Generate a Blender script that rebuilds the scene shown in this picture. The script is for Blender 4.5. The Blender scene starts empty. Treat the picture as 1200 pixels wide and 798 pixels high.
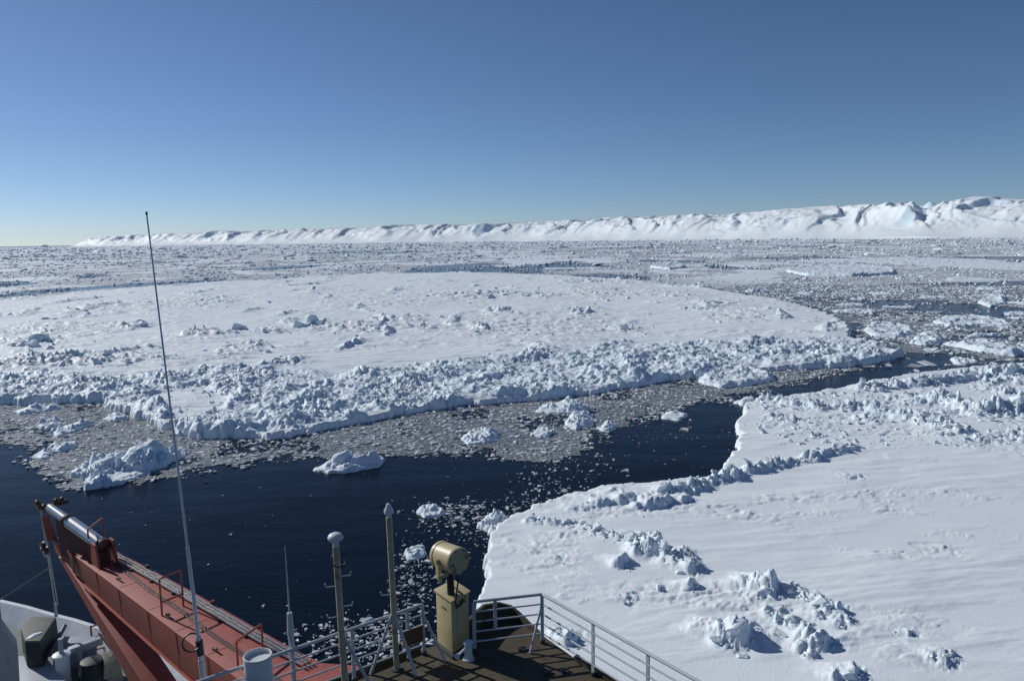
import bpy, bmesh, math
import numpy as np
from mathutils import Vector, Matrix, Quaternion

# ------------------------------------------------------------------ camera, sky, sun, exposure
SC = bpy.context.scene
COL = SC.collection
CAM_H = 28.0
FPX, CXP, CYP = 900.0, 600.0, 399.0            # photograph measured at 1200 x 798
PITCH, ROLL = math.radians(7.58), math.radians(0.9)
c_f = np.array([0.0, math.cos(PITCH), -math.sin(PITCH)])
c_r0 = np.array([1.0, 0.0, 0.0]); c_u0 = np.cross(c_r0, c_f)
c_r = c_r0 * math.cos(ROLL) - c_u0 * math.sin(ROLL)
c_u = c_u0 * math.cos(ROLL) + c_r0 * math.sin(ROLL)
cam_d = bpy.data.cameras.new('camera'); cam_d.sensor_width = 36.0; cam_d.lens = 27.0
cam_d.clip_start = 0.1; cam_d.clip_end = 200000.0
cam = bpy.data.objects.new('camera', cam_d); COL.objects.link(cam)
cam.matrix_world = Matrix(((c_r[0], c_u[0], -c_f[0], 0), (c_r[1], c_u[1], -c_f[1], 0),
                           (c_r[2], c_u[2], -c_f[2], CAM_H), (0, 0, 0, 1)))
SC.camera = cam

SUN_AZ = math.radians(-56.0)                    # to the left of the view, a little ahead
SUN_EL = math.radians(31.0)
world = bpy.data.worlds.new('World'); SC.world = world; world.use_nodes = True
wn = world.node_tree; wn.nodes.clear()
w_out = wn.nodes.new('ShaderNodeOutputWorld'); w_bg = wn.nodes.new('ShaderNodeBackground')
w_sky = wn.nodes.new('ShaderNodeTexSky'); w_sky.sky_type = 'NISHITA'
w_sky.sun_disc = False; w_sky.sun_elevation = SUN_EL; w_sky.sun_rotation = SUN_AZ
w_sky.altitude = 0.0; w_sky.air_density = 0.6; w_sky.dust_density = 0.14; w_sky.ozone_density = 5.5
w_bg.inputs['Strength'].default_value = 0.074
wn.links.new(w_sky.outputs[0], w_bg.inputs[0]); wn.links.new(w_bg.outputs[0], w_out.inputs[0])

sun_d = bpy.data.lights.new('sun', 'SUN'); sun_d.energy = 3.4; sun_d.angle = math.radians(0.53)
sun_d.color = (1.0, 0.99, 0.965)
sun = bpy.data.objects.new('sun', sun_d); COL.objects.link(sun)
sun_v = Vector((math.sin(SUN_AZ) * math.cos(SUN_EL), math.cos(SUN_AZ) * math.cos(SUN_EL), math.sin(SUN_EL)))
sun.rotation_euler = sun_v.to_track_quat('Z', 'Y').to_euler()
sun.location = (-200, 120, 200)
SC.view_settings.view_transform = 'Standard'; SC.view_settings.look = 'None'
SC.view_settings.exposure = 0.0; SC.view_settings.gamma = 1.0
SC.view_settings.use_curve_mapping = False
SC.render.engine = 'CYCLES'
SC.cycles.use_denoising = True
SC.cycles.max_bounces = 6

RNG = np.random.default_rng(11)


def P(x, y, z):
    """point at height z seen at photograph pixel (x, y)"""
    d = c_f * FPX + c_r * (x - CXP) - c_u * (y - CYP)
    t = (z - CAM_H) / d[2]
    return np.array([d[0] * t, d[1] * t, z])


def PX(pts, z):
    return np.array([P(x, y, z)[:2] for x, y in pts])


def PD(x, y, vertical_at):
    """point on the vertical line through XY of vertical_at's range: same horizontal distance, pixel row y"""
    d = c_f * FPX + c_r * (x - CXP) - c_u * (y - CYP)
    r = math.hypot(vertical_at[0], vertical_at[1]); t = r / math.hypot(d[0], d[1])
    return np.array([d[0] * t, d[1] * t, CAM_H + d[2] * t])


# ------------------------------------------------------------------ noise
_perm = np.random.default_rng(3).permutation(4096).astype(np.int64)


def _hash(ix, iy, seed):
    return _perm[(_perm[(_perm[(ix + seed * 131) & 4095] + iy) & 4095] + seed * 17) & 4095]


def perlin(x, y, seed=0):
    ix = np.floor(x).astype(np.int64); iy = np.floor(y).astype(np.int64)
    fx = x - ix; fy = y - iy
    u = fx * fx * fx * (fx * (fx * 6 - 15) + 10); v = fy * fy * fy * (fy * (fy * 6 - 15) + 10)

    def g(dx, dy):
        a = _hash(ix + dx, iy + dy, seed) * (2 * math.pi / 4096)
        return np.cos(a) * (fx - dx) + np.sin(a) * (fy - dy)
    a = g(0, 0); b = g(1, 0); c = g(0, 1); d = g(1, 1)
    return (a + (b - a) * u + (c - a) * v + (a - b - c + d) * u * v) * 1.5


def fbm(x, y, seed=0, octv=4, gain=0.5):
    s = np.zeros_like(x); a = 1.0
    for k in range(octv):
        s += a * perlin(x * 2 ** k + 17.3 * k, y * 2 ** k - 9.1 * k, seed + k)
        a *= gain
    return s


def worley(x, y, seed=0, tilt=0.6):
    """tilted random blocks: height 0..1, and closeness to a joint"""
    ix = np.floor(x).astype(np.int64); iy = np.floor(y).astype(np.int64)
    f1 = np.full(x.shape, 9.0); f2 = np.full(x.shape, 9.0); hh = np.zeros(x.shape)
    for dx in (-1, 0, 1):
        for dy in (-1, 0, 1):
            h = _hash(ix + dx, iy + dy, seed); h2 = _perm[(h + 77) & 4095]; h3 = _perm[(h + 191) & 4095]
            px = ix + dx + h / 4096.0; py = iy + dy + h2 / 4096.0
            ddx = x - px; ddy = y - py
            d = np.sqrt(ddx * ddx + ddy * ddy)
            t = h3 / 4096.0; a = _perm[(h + 555) & 4095] * (2 * math.pi / 4096)
            val = t + tilt * (np.cos(a) * ddx + np.sin(a) * ddy)
            near = d < f1
            f2 = np.where(near, f1, np.minimum(f2, d))
            hh = np.where(near, val, hh); f1 = np.where(near, d, f1)
    return hh, f2 - f1


def sstep(a, b, x):
    t = np.clip((x - a) / (b - a), 0, 1)
    return t * t * (3 - 2 * t)


def rubble(x, y, s, seed=0):
    wx = x + 0.35 * s * fbm(x / s * 1.3, y / s * 1.3, seed + 40, 2); wy = y + 0.35 * s * fbm(x / s * 1.3 + 50, y / s * 1.3, seed + 41, 2)
    h1, e1 = worley(wx / s, wy / s, seed, 0.85)
    h2, e2 = worley(wx / s * 2.3 + 9, wy / s * 2.3, seed + 5)
    h3, e3 = worley(wx / s * 4.9 + 31, wy / s * 4.9, seed + 9)
    return (0.42 * h1 * sstep(0, 0.26, e1) + 0.36 * h2 * sstep(0, 0.24, e2) + 0.32 * h3 * sstep(0, 0.25, e3)
            + 0.2 * fbm(x / s * 2.2, y / s * 2.2, seed + 3, 4, 0.6))


def sdist(x, y, poly):
    """signed distance to a polygon, positive inside"""
    d2 = np.full(x.shape, 1e18); ins = np.zeros(x.shape, bool); n = len(poly)
    for i in range(n):
        ax, ay = poly[i]; bx, by = poly[(i + 1) % n]
        ex, ey = bx - ax, by - ay; l2 = ex * ex + ey * ey + 1e-12
        t = np.clip(((x - ax) * ex + (y - ay) * ey) / l2, 0, 1)
        qx = x - ax - t * ex; qy = y - ay - t * ey
        d2 = np.minimum(d2, qx * qx + qy * qy)
        if ay != by:
            cr = ((ay > y) != (by > y)) & (x < (bx - ax) * (y - ay) / (by - ay) + ax)
            ins ^= cr
    d = np.sqrt(d2)
    return np.where(ins, d, -d)


def ldist(x, y, line):
    d2 = np.full(x.shape, 1e18)
    for i in range(len(line) - 1):
        ax, ay = line[i]; bx, by = line[i + 1]
        ex, ey = bx - ax, by - ay; l2 = ex * ex + ey * ey + 1e-12
        t = np.clip(((x - ax) * ex + (y - ay) * ey) / l2, 0, 1)
        d2 = np.minimum(d2, (x - ax - t * ex) ** 2 + (y - ay - t * ey) ** 2)
    return np.sqrt(d2)


# ------------------------------------------------------------------ materials
def new_mat(name):
    m = bpy.data.materials.new(name); m.use_nodes = True
    nt = m.node_tree; b = nt.nodes['Principled BSDF']
    return m, nt, b


def N(nt, kind, **kw):
    n = nt.nodes.new(kind)
    for k, v in kw.items():
        if k in n.inputs: n.inputs[k].default_value = v
        else: setattr(n, k, v)
    return n


def noise(nt, scale, detail=4.0, rough=0.55, vec=None, stretch=None):
    n = N(nt, 'ShaderNodeTexNoise'); n.inputs['Scale'].default_value = scale
    n.inputs['Detail'].default_value = detail; n.inputs['Roughness'].default_value = rough
    g = nt.nodes.new('ShaderNodeNewGeometry')
    src = g.outputs['Position']
    if vec == 'object':
        g2 = nt.nodes.new('ShaderNodeTexCoord'); src = g2.outputs['Object']
    if stretch:
        mp = nt.nodes.new('ShaderNodeMapping'); mp.inputs['Scale'].default_value = stretch[:3]
        mp.inputs['Rotation'].default_value = (0, 0, stretch[3] if len(stretch) > 3 else 0)
        nt.links.new(src, mp.inputs['Vector']); src = mp.outputs[0]
    nt.links.new(src, n.inputs['Vector'])
    return n.outputs['Fac']


def ramp(nt, fac, stops):
    r = nt.nodes.new('ShaderNodeValToRGB')
    while len(r.color_ramp.elements) < len(stops): r.color_ramp.elements.new(0.5)
    for e, (p, c) in zip(r.color_ramp.elements, stops):
        e.position = p; e.color = (*c, 1) if len(c) == 3 else c
    nt.links.new(fac, r.inputs[0])
    return r.outputs['Color']


def mixc(nt, fac, a, b):
    m = nt.nodes.new('ShaderNodeMix'); m.data_type = 'RGBA'
    for s, v in ((0, fac), (6, a), (7, b)):
        if isinstance(v, (int, float)): m.inputs[s].default_value = v
        elif isinstance(v, tuple): m.inputs[s].default_value = (*v, 1)
        else: nt.links.new(v, m.inputs[s])
    return m.outputs[2]


def math_n(nt, op, a, b=None, c=None):
    m = nt.nodes.new('ShaderNodeMath'); m.operation = op
    for i, v in enumerate((a, b, c)):
        if v is None: continue
        if isinstance(v, (int, float)): m.inputs[i].default_value = v
        else: nt.links.new(v, m.inputs[i])
    return m.outputs[0]


def bump(nt, b, height, dist, strength=1.0, prev=None):
    n = nt.nodes.new('ShaderNodeBump'); n.inputs['Strength'].default_value = strength
    n.inputs['Distance'].default_value = dist
    nt.links.new(height, n.inputs['Height'])
    if prev is not None: nt.links.new(prev, n.inputs['Normal'])
    nt.links.new(n.outputs[0], b.inputs['Normal'])
    return n.outputs[0]


def attr(nt, name):
    a = nt.nodes.new('ShaderNodeAttribute'); a.attribute_name = name
    return a.outputs['Fac']


def snow_mat(name, white=(0.83, 0.875, 0.895), ice=(0.52, 0.73, 0.86), use_attr=True, slush=False, fine=True, ice_level=0.25):
    m, nt, b = new_mat(name)
    n1 = noise(nt, 0.35, 5); n2 = noise(nt, 2.2, 4)
    w = mixc(nt, ramp(nt, n1, [(0.35, (0, 0, 0)), (0.7, (1, 1, 1))]), tuple(c * 0.955 for c in white), white)
    tint = ramp(nt, n2, [(0.4, (0, 0, 0)), (0.75, (1, 1, 1))])
    if use_attr:
        fac = math_n(nt, 'MULTIPLY', attr(nt, 'ice'), math_n(nt, 'ADD', math_n(nt, 'MULTIPLY', tint, 0.7), 0.3))
    else:
        fac = math_n(nt, 'MULTIPLY', tint, ice_level)
    c = mixc(nt, fac, w, ice)  # exposed-ice blue, strengthened to put bluer shade into the rubble's colour
    if slush:
        n3 = noise(nt, 0.9, 5, 0.7)
        sl = ramp(nt, n3, [(0.36, (0.20, 0.215, 0.235)), (0.48, (0.42, 0.44, 0.46)), (0.62, (0.72, 0.74, 0.76))])
        c = mixc(nt, attr(nt, 'slush'), c, sl)
    nt.links.new(c, b.inputs['Base Color'])
    b.inputs['Roughness'].default_value = 0.62
    b.inputs['Specular IOR Level'].default_value = 0.3
    p = bump(nt, b, noise(nt, 0.55, 6, 0.6, None, (0.35, 1.2, 1.0, 0.16)), 0.08, 0.3)
    if fine: bump(nt, b, noise(nt, 5.0, 4, 0.6), 0.05, 0.5, p)
    return m


def paint(name, col, rough=0.5, rust=0.0, rustc=(0.16, 0.06, 0.025), dirt=0.15, metallic=0.0, scale=1.0):
    m, nt, b = new_mat(name)
    n1 = noise(nt, 1.8 * scale, 6, 0.65); n2 = noise(nt, 7.0 * scale, 5, 0.7)
    c = mixc(nt, ramp(nt, n1, [(0.3, (0, 0, 0)), (0.75, (1, 1, 1))]), tuple(v * (1 - dirt) for v in col), tuple(min(1, v * (1 + dirt * 0.5)) for v in col))
    if rust > 0:
        r = ramp(nt, n2, [(0.68 - rust * 0.35, (0, 0, 0)), (0.74 - rust * 0.3, (1, 1, 1))])
        c = mixc(nt, r, c, rustc)
    nt.links.new(c, b.inputs['Base Color'])
    b.inputs['Roughness'].default_value = rough; b.inputs['Metallic'].default_value = metallic
    bump(nt, b, n2, 0.004, 0.4)
    return m


M = {}
M['snow'] = snow_mat('snow_crust')
M['block'] = snow_mat('snowy_ice_block', use_attr=False, ice_level=0.42)
M['pack'] = snow_mat('pack_ice_snow', slush=True, fine=False)
M['shelf'] = snow_mat('shelf_snow', fine=False)


def brash_mat():
    m, nt, b = new_mat('brash_ice')
    t = attr(nt, 'tone'); n = noise(nt, 3.0, 4)
    c = ramp(nt, t, [(0.0, (0.13, 0.142, 0.15)), (0.45, (0.33, 0.37, 0.385)), (0.75, (0.59, 0.645, 0.675)), (1.0, (0.84, 0.86, 0.88))])
    c = mixc(nt, math_n(nt, 'MULTIPLY', n, 0.45), c, (0.36, 0.37, 0.38))
    nt.links.new(c, b.inputs['Base Color']); b.inputs['Roughness'].default_value = 0.55
    b.inputs['Specular IOR Level'].default_value = 0.3
    bump(nt, b, n, 0.08, 0.5)
    return m


M['brash'] = brash_mat()


def slush_mat(name, k):
    m, nt, b = new_mat(name)
    n = noise(nt, 1.3, 6, 0.75); n2 = noise(nt, 0.12, 4)
    g = nt.nodes.new('ShaderNodeNewGeometry'); cols = []; edges = []
    for sc in (1.9, 4.6):
        mp = nt.nodes.new('ShaderNodeMapping'); mp.inputs['Scale'].default_value = (1.0, 1.0, 0.01); nt.links.new(g.outputs['Position'], mp.inputs['Vector'])
        v = nt.nodes.new('ShaderNodeTexVoronoi'); v.inputs['Scale'].default_value = sc; nt.links.new(mp.outputs[0], v.inputs['Vector'])
        e = nt.nodes.new('ShaderNodeTexVoronoi'); e.feature = 'DISTANCE_TO_EDGE'; e.inputs['Scale'].default_value = sc; nt.links.new(mp.outputs[0], e.inputs['Vector'])
        sp = nt.nodes.new('ShaderNodeSeparateColor'); nt.links.new(v.outputs['Color'], sp.inputs[0])
        cols.append(sp.outputs[0]); edges.append(e.outputs['Distance'])
    pick = ramp(nt, n, [(0.46, (0, 0, 0)), (0.52, (1, 1, 1))])
    grey = mixc(nt, pick, cols[0], cols[1]); edge = mixc(nt, pick, edges[0], edges[1])
    c = ramp(nt, grey, [(0.0, (0.10, 0.105, 0.108)), (0.45, (0.175 * k, 0.20 * k, 0.21 * k)), (0.8, (0.36 * k, 0.40 * k, 0.42 * k)), (1.0, (0.68, 0.70, 0.72))])
    gap = ramp(nt, edge, [(0.04, (1, 1, 1)), (0.11, (0, 0, 0))])
    c = mixc(nt, gap, c, (0.10, 0.105, 0.11))
    c = mixc(nt, ramp(nt, n2, [(0.4, (0, 0, 0)), (0.7, (0.55, 0.55, 0.55))]), c, (0.10, 0.105, 0.11))
    nt.links.new(c, b.inputs['Base Color']); b.inputs['Roughness'].default_value = 0.5
    b.inputs['Specular IOR Level'].default_value = 0.3
    bump(nt, b, n, 0.12, 0.6)
    return m


M['slush'] = slush_mat('grease_slush', 1.25); M['slush_pale'] = slush_mat('snowy_slush', 1.8)


def water_mat():
    m, nt, b = new_mat('sea_water')
    b.inputs['Base Color'].default_value = (0.003, 0.007, 0.015, 1); b.inputs['Specular IOR Level'].default_value = 0.15
    b.inputs['Roughness'].default_value = 0.16; b.inputs['IOR'].default_value = 1.333
    calm = ramp(nt, noise(nt, 0.02, 3, 0.5, None, (0.5, 1.3, 1.0, 0.2)), [(0.38, (0.35, 0.35, 0.35)), (0.62, (1, 1, 1))])
    p = bump(nt, b, math_n(nt, 'MULTIPLY', noise(nt, 1.0, 3, 0.5, None, (0.8, 2.6, 1.0, 0.12)), calm), 0.10, 0.4)
    bump(nt, b, noise(nt, 0.10, 3, 0.5, None, (0.6, 1.5, 1.0, 0.3)), 0.4, 0.35, p)
    return m


M['water'] = water_mat()
m, nt, b = new_mat('submerged_ice'); b.inputs['Base Color'].default_value = (0.035, 0.17, 0.21, 1); b.inputs['Roughness'].default_value = 0.15
nt.links.new(ramp(nt, noise(nt, 0.8, 4), [(0.35, (0.008, 0.03, 0.05)), (0.62, (0.04, 0.17, 0.21))]), b.inputs['Base Color'])
M['foot'] = m
M['red'] = paint('crane_red', (0.36, 0.085, 0.058), 0.6, 0.12, (0.10, 0.04, 0.03), 0.2, scale=0.7)
M['darkred'] = paint('crane_dark_fitting', (0.12, 0.045, 0.038), 0.5, 0.2, (0.05, 0.03, 0.02))
M['chrome'] = paint('polished_steel', (0.72, 0.70, 0.68), 0.36, 0.0, metallic=1.0)
M['pipe'] = paint('steel_pipe', (0.50, 0.46, 0.40), 0.3, 0.1, metallic=0.85)
M['grey_rail'] = paint('rail_grey_paint', (0.50, 0.52, 0.54), 0.45, 0.18)
M['white'] = paint('white_paint', (0.70, 0.71, 0.72), 0.45, 0.08)
M['cream'] = paint('cream_post_paint', (0.47, 0.41, 0.28), 0.5, 0.3, (0.20, 0.10, 0.035), 0.3)
M['yellow'] = paint('searchlight_yellow', (0.50, 0.42, 0.225), 0.45, 0.1, (0.16, 0.09, 0.04), 0.18)
M['black'] = paint('black_rubber', (0.02, 0.02, 0.022), 0.5)
M['darkgrey'] = paint('dark_steel', (0.06, 0.06, 0.06), 0.5)
M['tarp'] = paint('olive_tarpaulin', (0.13, 0.125, 0.10), 0.7, 0.0, dirt=0.3)
M['tarp_dark'] = paint('black_tarpaulin', (0.03, 0.03, 0.03), 0.6)
M['deck'] = paint('brown_deck', (0.085, 0.065, 0.035), 0.75, 0.38, (0.05, 0.028, 0.014), 0.45, scale=0.6)
M['coaming'] = paint('olive_coaming', (0.06, 0.055, 0.03), 0.7, 0.2, dirt=0.3)
M['board'] = paint('rusty_board', (0.19, 0.09, 0.045), 0.7, 0.4, (0.09, 0.035, 0.015), 0.4)
M['bluegrey'] = paint('grey_paint_and_shade', (0.36, 0.38, 0.42), 0.5, 0.05)  # grey paint; on mast foot and hatch the blue cast is painted shade
M['foredeck'] = paint('green_foredeck', (0.14, 0.17, 0.14), 0.7, 0.2, dirt=0.3)
M['hull'] = paint('hull_red', (0.30, 0.05, 0.04), 0.45, 0.1)
M['rope'] = paint('grey_rope', (0.55, 0.56, 0.57), 0.5)
M['lens'] = paint('lamp_glass', (0.05, 0.06, 0.07), 0.08)


# ------------------------------------------------------------------ object helpers
def tag(o, label=None, cat=None, group=None, kind=None):
    if label: o['label'] = label
    if cat: o['category'] = cat
    if group: o['group'] = group
    if kind: o['kind'] = kind
    return o


def link(name, me, mat=None, parent=None, loc=None):
    o = bpy.data.objects.new(name, me); COL.objects.link(o)
    if mat is not None and me is not None and not me.materials: me.materials.append(mat)
    if parent is not None: o.parent = parent
    if loc is not None: o.location = loc
    return o


def np_mesh(name, verts, faces, attrs=None, smooth=True):
    """faces: int array (n,3) or (n,4)"""
    me = bpy.data.meshes.new(name); n, k = faces.shape
    me.vertices.add(len(verts)); me.vertices.foreach_set('co', np.ascontiguousarray(verts, dtype=np.float32).ravel())
    me.loops.add(n * k); me.loops.foreach_set('vertex_index', np.ascontiguousarray(faces, dtype=np.int32).ravel())
    me.polygons.add(n); me.polygons.foreach_set('loop_start', np.arange(0, n * k, k, dtype=np.int32))
    me.polygons.foreach_set('loop_total', np.full(n, k, dtype=np.int32))
    me.polygons.foreach_set('use_smooth', np.full(n, smooth))
    for a, v in (attrs or {}).items():
        at = me.attributes.new(a, 'FLOAT', 'POINT'); at.data.foreach_set('value', np.ascontiguousarray(v, dtype=np.float32))
    me.update(calc_edges=True)
    return me


def grid_mesh(name, X, Y, Z, keep, attrs=None, origin=(0, 0, 0)):
    n, m = X.shape
    idx = np.arange(n * m).reshape(n, m)
    kq = keep[:-1, :-1] | keep[1:, :-1] | keep[1:, 1:] | keep[:-1, 1:]
    q = np.stack([idx[:-1, :-1], idx[:-1, 1:], idx[1:, 1:], idx[1:, :-1]], -1)[kq]
    used = np.zeros(n * m, bool); used[q.ravel()] = True
    remap = np.cumsum(used) - 1
    v = np.stack([X.ravel() - origin[0], Y.ravel() - origin[1], Z.ravel() - origin[2]], -1)[used]
    at = {k: a.ravel()[used] for k, a in (attrs or {}).items()}
    return np_mesh(name, v, remap[q], at)


class B:
    """collects shapes into one mesh"""
    def __init__(s): s.bm = bmesh.new()

    def tube(s, p0, p1, r, seg=10, r2=None, caps=True):
        p0 = Vector(p0); p1 = Vector(p1); d = p1 - p0
        q = d.to_track_quat('Z', 'Y').to_matrix().to_4x4()
        mt = Matrix.Translation((p0 + p1) / 2) @ q
        bmesh.ops.create_cone(s.bm, cap_ends=caps, cap_tris=False, segments=seg, radius1=r, radius2=r if r2 is None else r2, depth=d.length, matrix=mt)
        return s

    def path(s, pts, r, seg=8):
        pts = [Vector(p) for p in pts]; rings = []; up = Vector((0.13, 0.21, 0.97))
        for i, p in enumerate(pts):
            d = (pts[min(i + 1, len(pts) - 1)] - pts[max(i - 1, 0)]).normalized()
            a = d.cross(up).normalized(); c = d.cross(a).normalized()
            rings.append([s.bm.verts.new(p + (a * math.cos(t) + c * math.sin(t)) * r) for t in [2 * math.pi * k / seg for k in range(seg)]])
        for u, v in zip(rings[:-1], rings[1:]):
            for k in range(seg): s.bm.faces.new((u[k], u[(k + 1) % seg], v[(k + 1) % seg], v[k]))
        s.bm.faces.new(rings[0][::-1]); s.bm.faces.new(rings[-1])
        return s

    def box(s, c, size, rot=None):
        mt = Matrix.Translation(Vector(c)) @ (rot.to_4x4() if rot else Matrix()) @ Matrix.Diagonal((*size, 1))
        bmesh.ops.create_cube(s.bm, size=1.0, matrix=mt)
        return s

    def hexa(s, bot, top):
        """box from 4 bottom and 4 top corners in matching order"""
        v = [s.bm.verts.new(Vector(p)) for p in list(bot) + list(top)]
        n = len(bot)
        s.bm.faces.new(v[:n][::-1]); s.bm.faces.new(v[n:])
        for k in range(n): s.bm.faces.new((v[k], v[(k + 1) % n], v[n + (k + 1) % n], v[n + k]))
        return s

    def prism(s, poly, z0, z1):
        return s.hexa([(p[0], p[1], z0) for p in poly], [(p[0], p[1], z1) for p in poly])

    def lathe(s, c, prof, seg=20, axis=None):
        """prof: (r, h) pairs along axis from point c"""
        ax = Vector(axis or (0, 0, 1)).normalized(); q = ax.to_track_quat('Z', 'Y')
        rings = []
        for r, h in prof:
            rings.append([s.bm.verts.new(Vector(c) + q @ Vector((max(r, 1e-4) * math.cos(t), max(r, 1e-4) * math.sin(t), h))) for t in [2 * math.pi * k / seg for k in range(seg)]])
        for u, v in zip(rings[:-1], rings[1:]):
            for k in range(seg): s.bm.faces.new((u[k], u[(k + 1) % seg], v[(k + 1) % seg], v[k]))
        s.bm.faces.new(rings[0][::-1]); s.bm.faces.new(rings[-1])
        return s

    def torus(s, c, R, r, axis, seg=20, rs=6):
        ax = Vector(axis).normalized(); q = ax.to_track_quat('Z', 'Y'); rings = []
        for k in range(seg):
            t = 2 * math.pi * k / seg
            rings.append([s.bm.verts.new(Vector(c) + q @ Vector(((R + r * math.cos(w)) * math.cos(t), (R + r * math.cos(w)) * math.sin(t), r * math.sin(w)))) for w in [2 * math.pi * j / rs for j in range(rs)]])
        for i in range(seg):
            u, v = rings[i], rings[(i + 1) % seg]
            for k in range(rs): s.bm.faces.new((u[k], u[(k + 1) % rs], v[(k + 1) % rs], v[k]))
        return s

    def build(s, name, mat, parent=None, bevel=0.0, smooth=True, loc=None):
        """verts are given in world coordinates; the object keeps its parent's origin"""
        org = Vector((0, 0, 0)); p = parent
        while p is not None: org += Vector(p.location); p = p.parent
        bmesh.ops.recalc_face_normals(s.bm, faces=s.bm.faces)
        if bevel > 0:
            es = [e for e in s.bm.edges if len(e.link_faces) == 2 and e.calc_face_angle(0) > 0.5]
            bmesh.ops.bevel(s.bm, geom=es, offset=bevel, segments=2, profile=0.6, affect='EDGES')
        if parent is None:
            if loc is None:
                co = np.array([v.co[:] for v in s.bm.verts]); loc = (co[:, 0].mean(), co[:, 1].mean(), co[:, 2].min())
            org = Vector(loc)
        bmesh.ops.translate(s.bm, verts=s.bm.verts, vec=-org)
        me = bpy.data.meshes.new(name); s.bm.to_mesh(me); s.bm.free()
        if smooth:
            me.polygons.foreach_set('use_smooth', np.ones(len(me.polygons), bool))
            me.set_sharp_from_angle(angle=math.radians(35))
        o = link(name, me, mat, parent)
        if parent is None: o.location = org
        return o


def empty(name, loc, label, cat, group=None):
    o = bpy.data.objects.new(name, None); COL.objects.link(o); o.location = loc; o.empty_display_size = 0.3
    return tag(o, label, cat, group)


# ------------------------------------------------------------------ block meshes
def hull_variant(name, seed, flat=0.7, npts=15):
    r = np.random.default_rng(seed)
    bm = bmesh.new()
    for k in range(npts):
        d = r.normal(size=3); d /= np.linalg.norm(d)
        p = d * np.array([1, r.uniform(0.7, 1), flat]) * r.uniform(0.8, 1.1)
        p = np.clip(p, [-.72, -.68, -.6 * flat], [.72, .68, .62 * flat])
        bm.verts.new(p)
    bmesh.ops.convex_hull(bm, input=bm.verts)
    for v in [v for v in bm.verts if not v.link_faces]: bm.verts.remove(v)
    bmesh.ops.triangulate(bm, faces=bm.faces)
    bmesh.ops.recalc_face_normals(bm, faces=bm.faces)
    me = bpy.data.meshes.new(name); bm.to_mesh(me); bm.free()
    return me


def hero_variant(name, seed, amp=0.10, sub=3, flat=0.7, nclip=11):
    r = np.random.default_rng(seed)
    bm = bmesh.new(); bmesh.ops.create_icosphere(bm, subdivisions=sub, radius=1.0)
    co = np.array([v.co[:] for v in bm.verts])
    co = co * 1.25
    for k in range(nclip):
        n = r.normal(size=3); n /= np.linalg.norm(n); d = r.uniform(0.55, 0.9)
        o = co @ n - d
        co = co - np.outer(np.maximum(o, 0), n)
    f = fbm(co[:, 0] * 1.6 + seed, co[:, 1] * 1.6 + co[:, 2] * 1.3, seed, 4)
    nn = co / np.linalg.norm(co, axis=1)[:, None]
    co = co + nn * (f * amp)[:, None]
    co[:, 2] *= flat
    for v, c in zip(bm.verts, co): v.co = c
    me = bpy.data.meshes.new(name); bm.to_mesh(me); bm.free()
    me.polygons.foreach_set('use_smooth', np.ones(len(me.polygons), bool))
    me.set_sharp_from_angle(angle=math.radians(32))
    me.materials.append(M['block'])
    return me


HULLS = [hull_variant('ice_block', 100 + k, flat=0.55 + 0.5 * (k % 4) / 3) for k in range(16)]
for me in HULLS: me.materials.append(M['block'])
HEROS = [hero_variant('ice_block', 200 + k, sub=3, flat=0.6 + 0.3 * (k % 3) / 2) for k in range(10)]


def _arr(me):
    v = np.empty(len(me.vertices) * 3, np.float32); me.vertices.foreach_get('co', v)
    f = np.array([p.vertices[:] for p in me.polygons])
    return v.reshape(-1, 3), f


HULL_A = [_arr(me) for me in HULLS]
FAR_A = [_arr(hull_variant('far_block', 150 + k, flat=0.8, npts=9)) for k in range(12)]


def plate_variant(seed):
    r = np.random.default_rng(seed); n = int(r.integers(4, 7))
    a = np.sort(r.uniform(0, 2 * math.pi, n) * 0.35 + np.arange(n) * 2 * math.pi / n)
    rad = r.uniform(0.6, 1.0, n); el = r.uniform(0.55, 1.0)
    xy = np.stack([np.cos(a) * rad, np.sin(a) * rad * el], -1)
    top = np.c_[xy * 0.86, np.full(n, 1.0) + r.normal(0, 0.12, n)]; bot = np.c_[xy, np.full(n, -0.6)]
    v = np.r_[top, bot]; f = []
    for k in range(1, n - 1): f.append((0, k, k + 1))
    for k in range(n):
        k2 = (k + 1) % n
        f += [(k, n + k, n + k2), (k, n + k2, k2)]
    return v, np.array(f)


PLATES = [plate_variant(300 + k) for k in range(20)]


def rot_z(a):
    c, s = np.cos(a), np.sin(a); z = np.zeros_like(a); o = np.ones_like(a)
    return np.stack([np.stack([c, -s, z], -1), np.stack([s, c, z], -1), np.stack([z, z, o], -1)], -2)


def rot_any(a, tx, ty):
    R = rot_z(a)
    cx, sx = np.cos(tx), np.sin(tx); cy, sy = np.cos(ty), np.sin(ty); z = np.zeros_like(a); o = np.ones_like(a)
    RX = np.stack([np.stack([o, z, z], -1), np.stack([z, cx, -sx], -1), np.stack([z, sx, cx], -1)], -2)
    RY = np.stack([np.stack([cy, z, sy], -1), np.stack([z, o, z], -1), np.stack([-sy, z, cy], -1)], -2)
    return R @ RY @ RX


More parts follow.
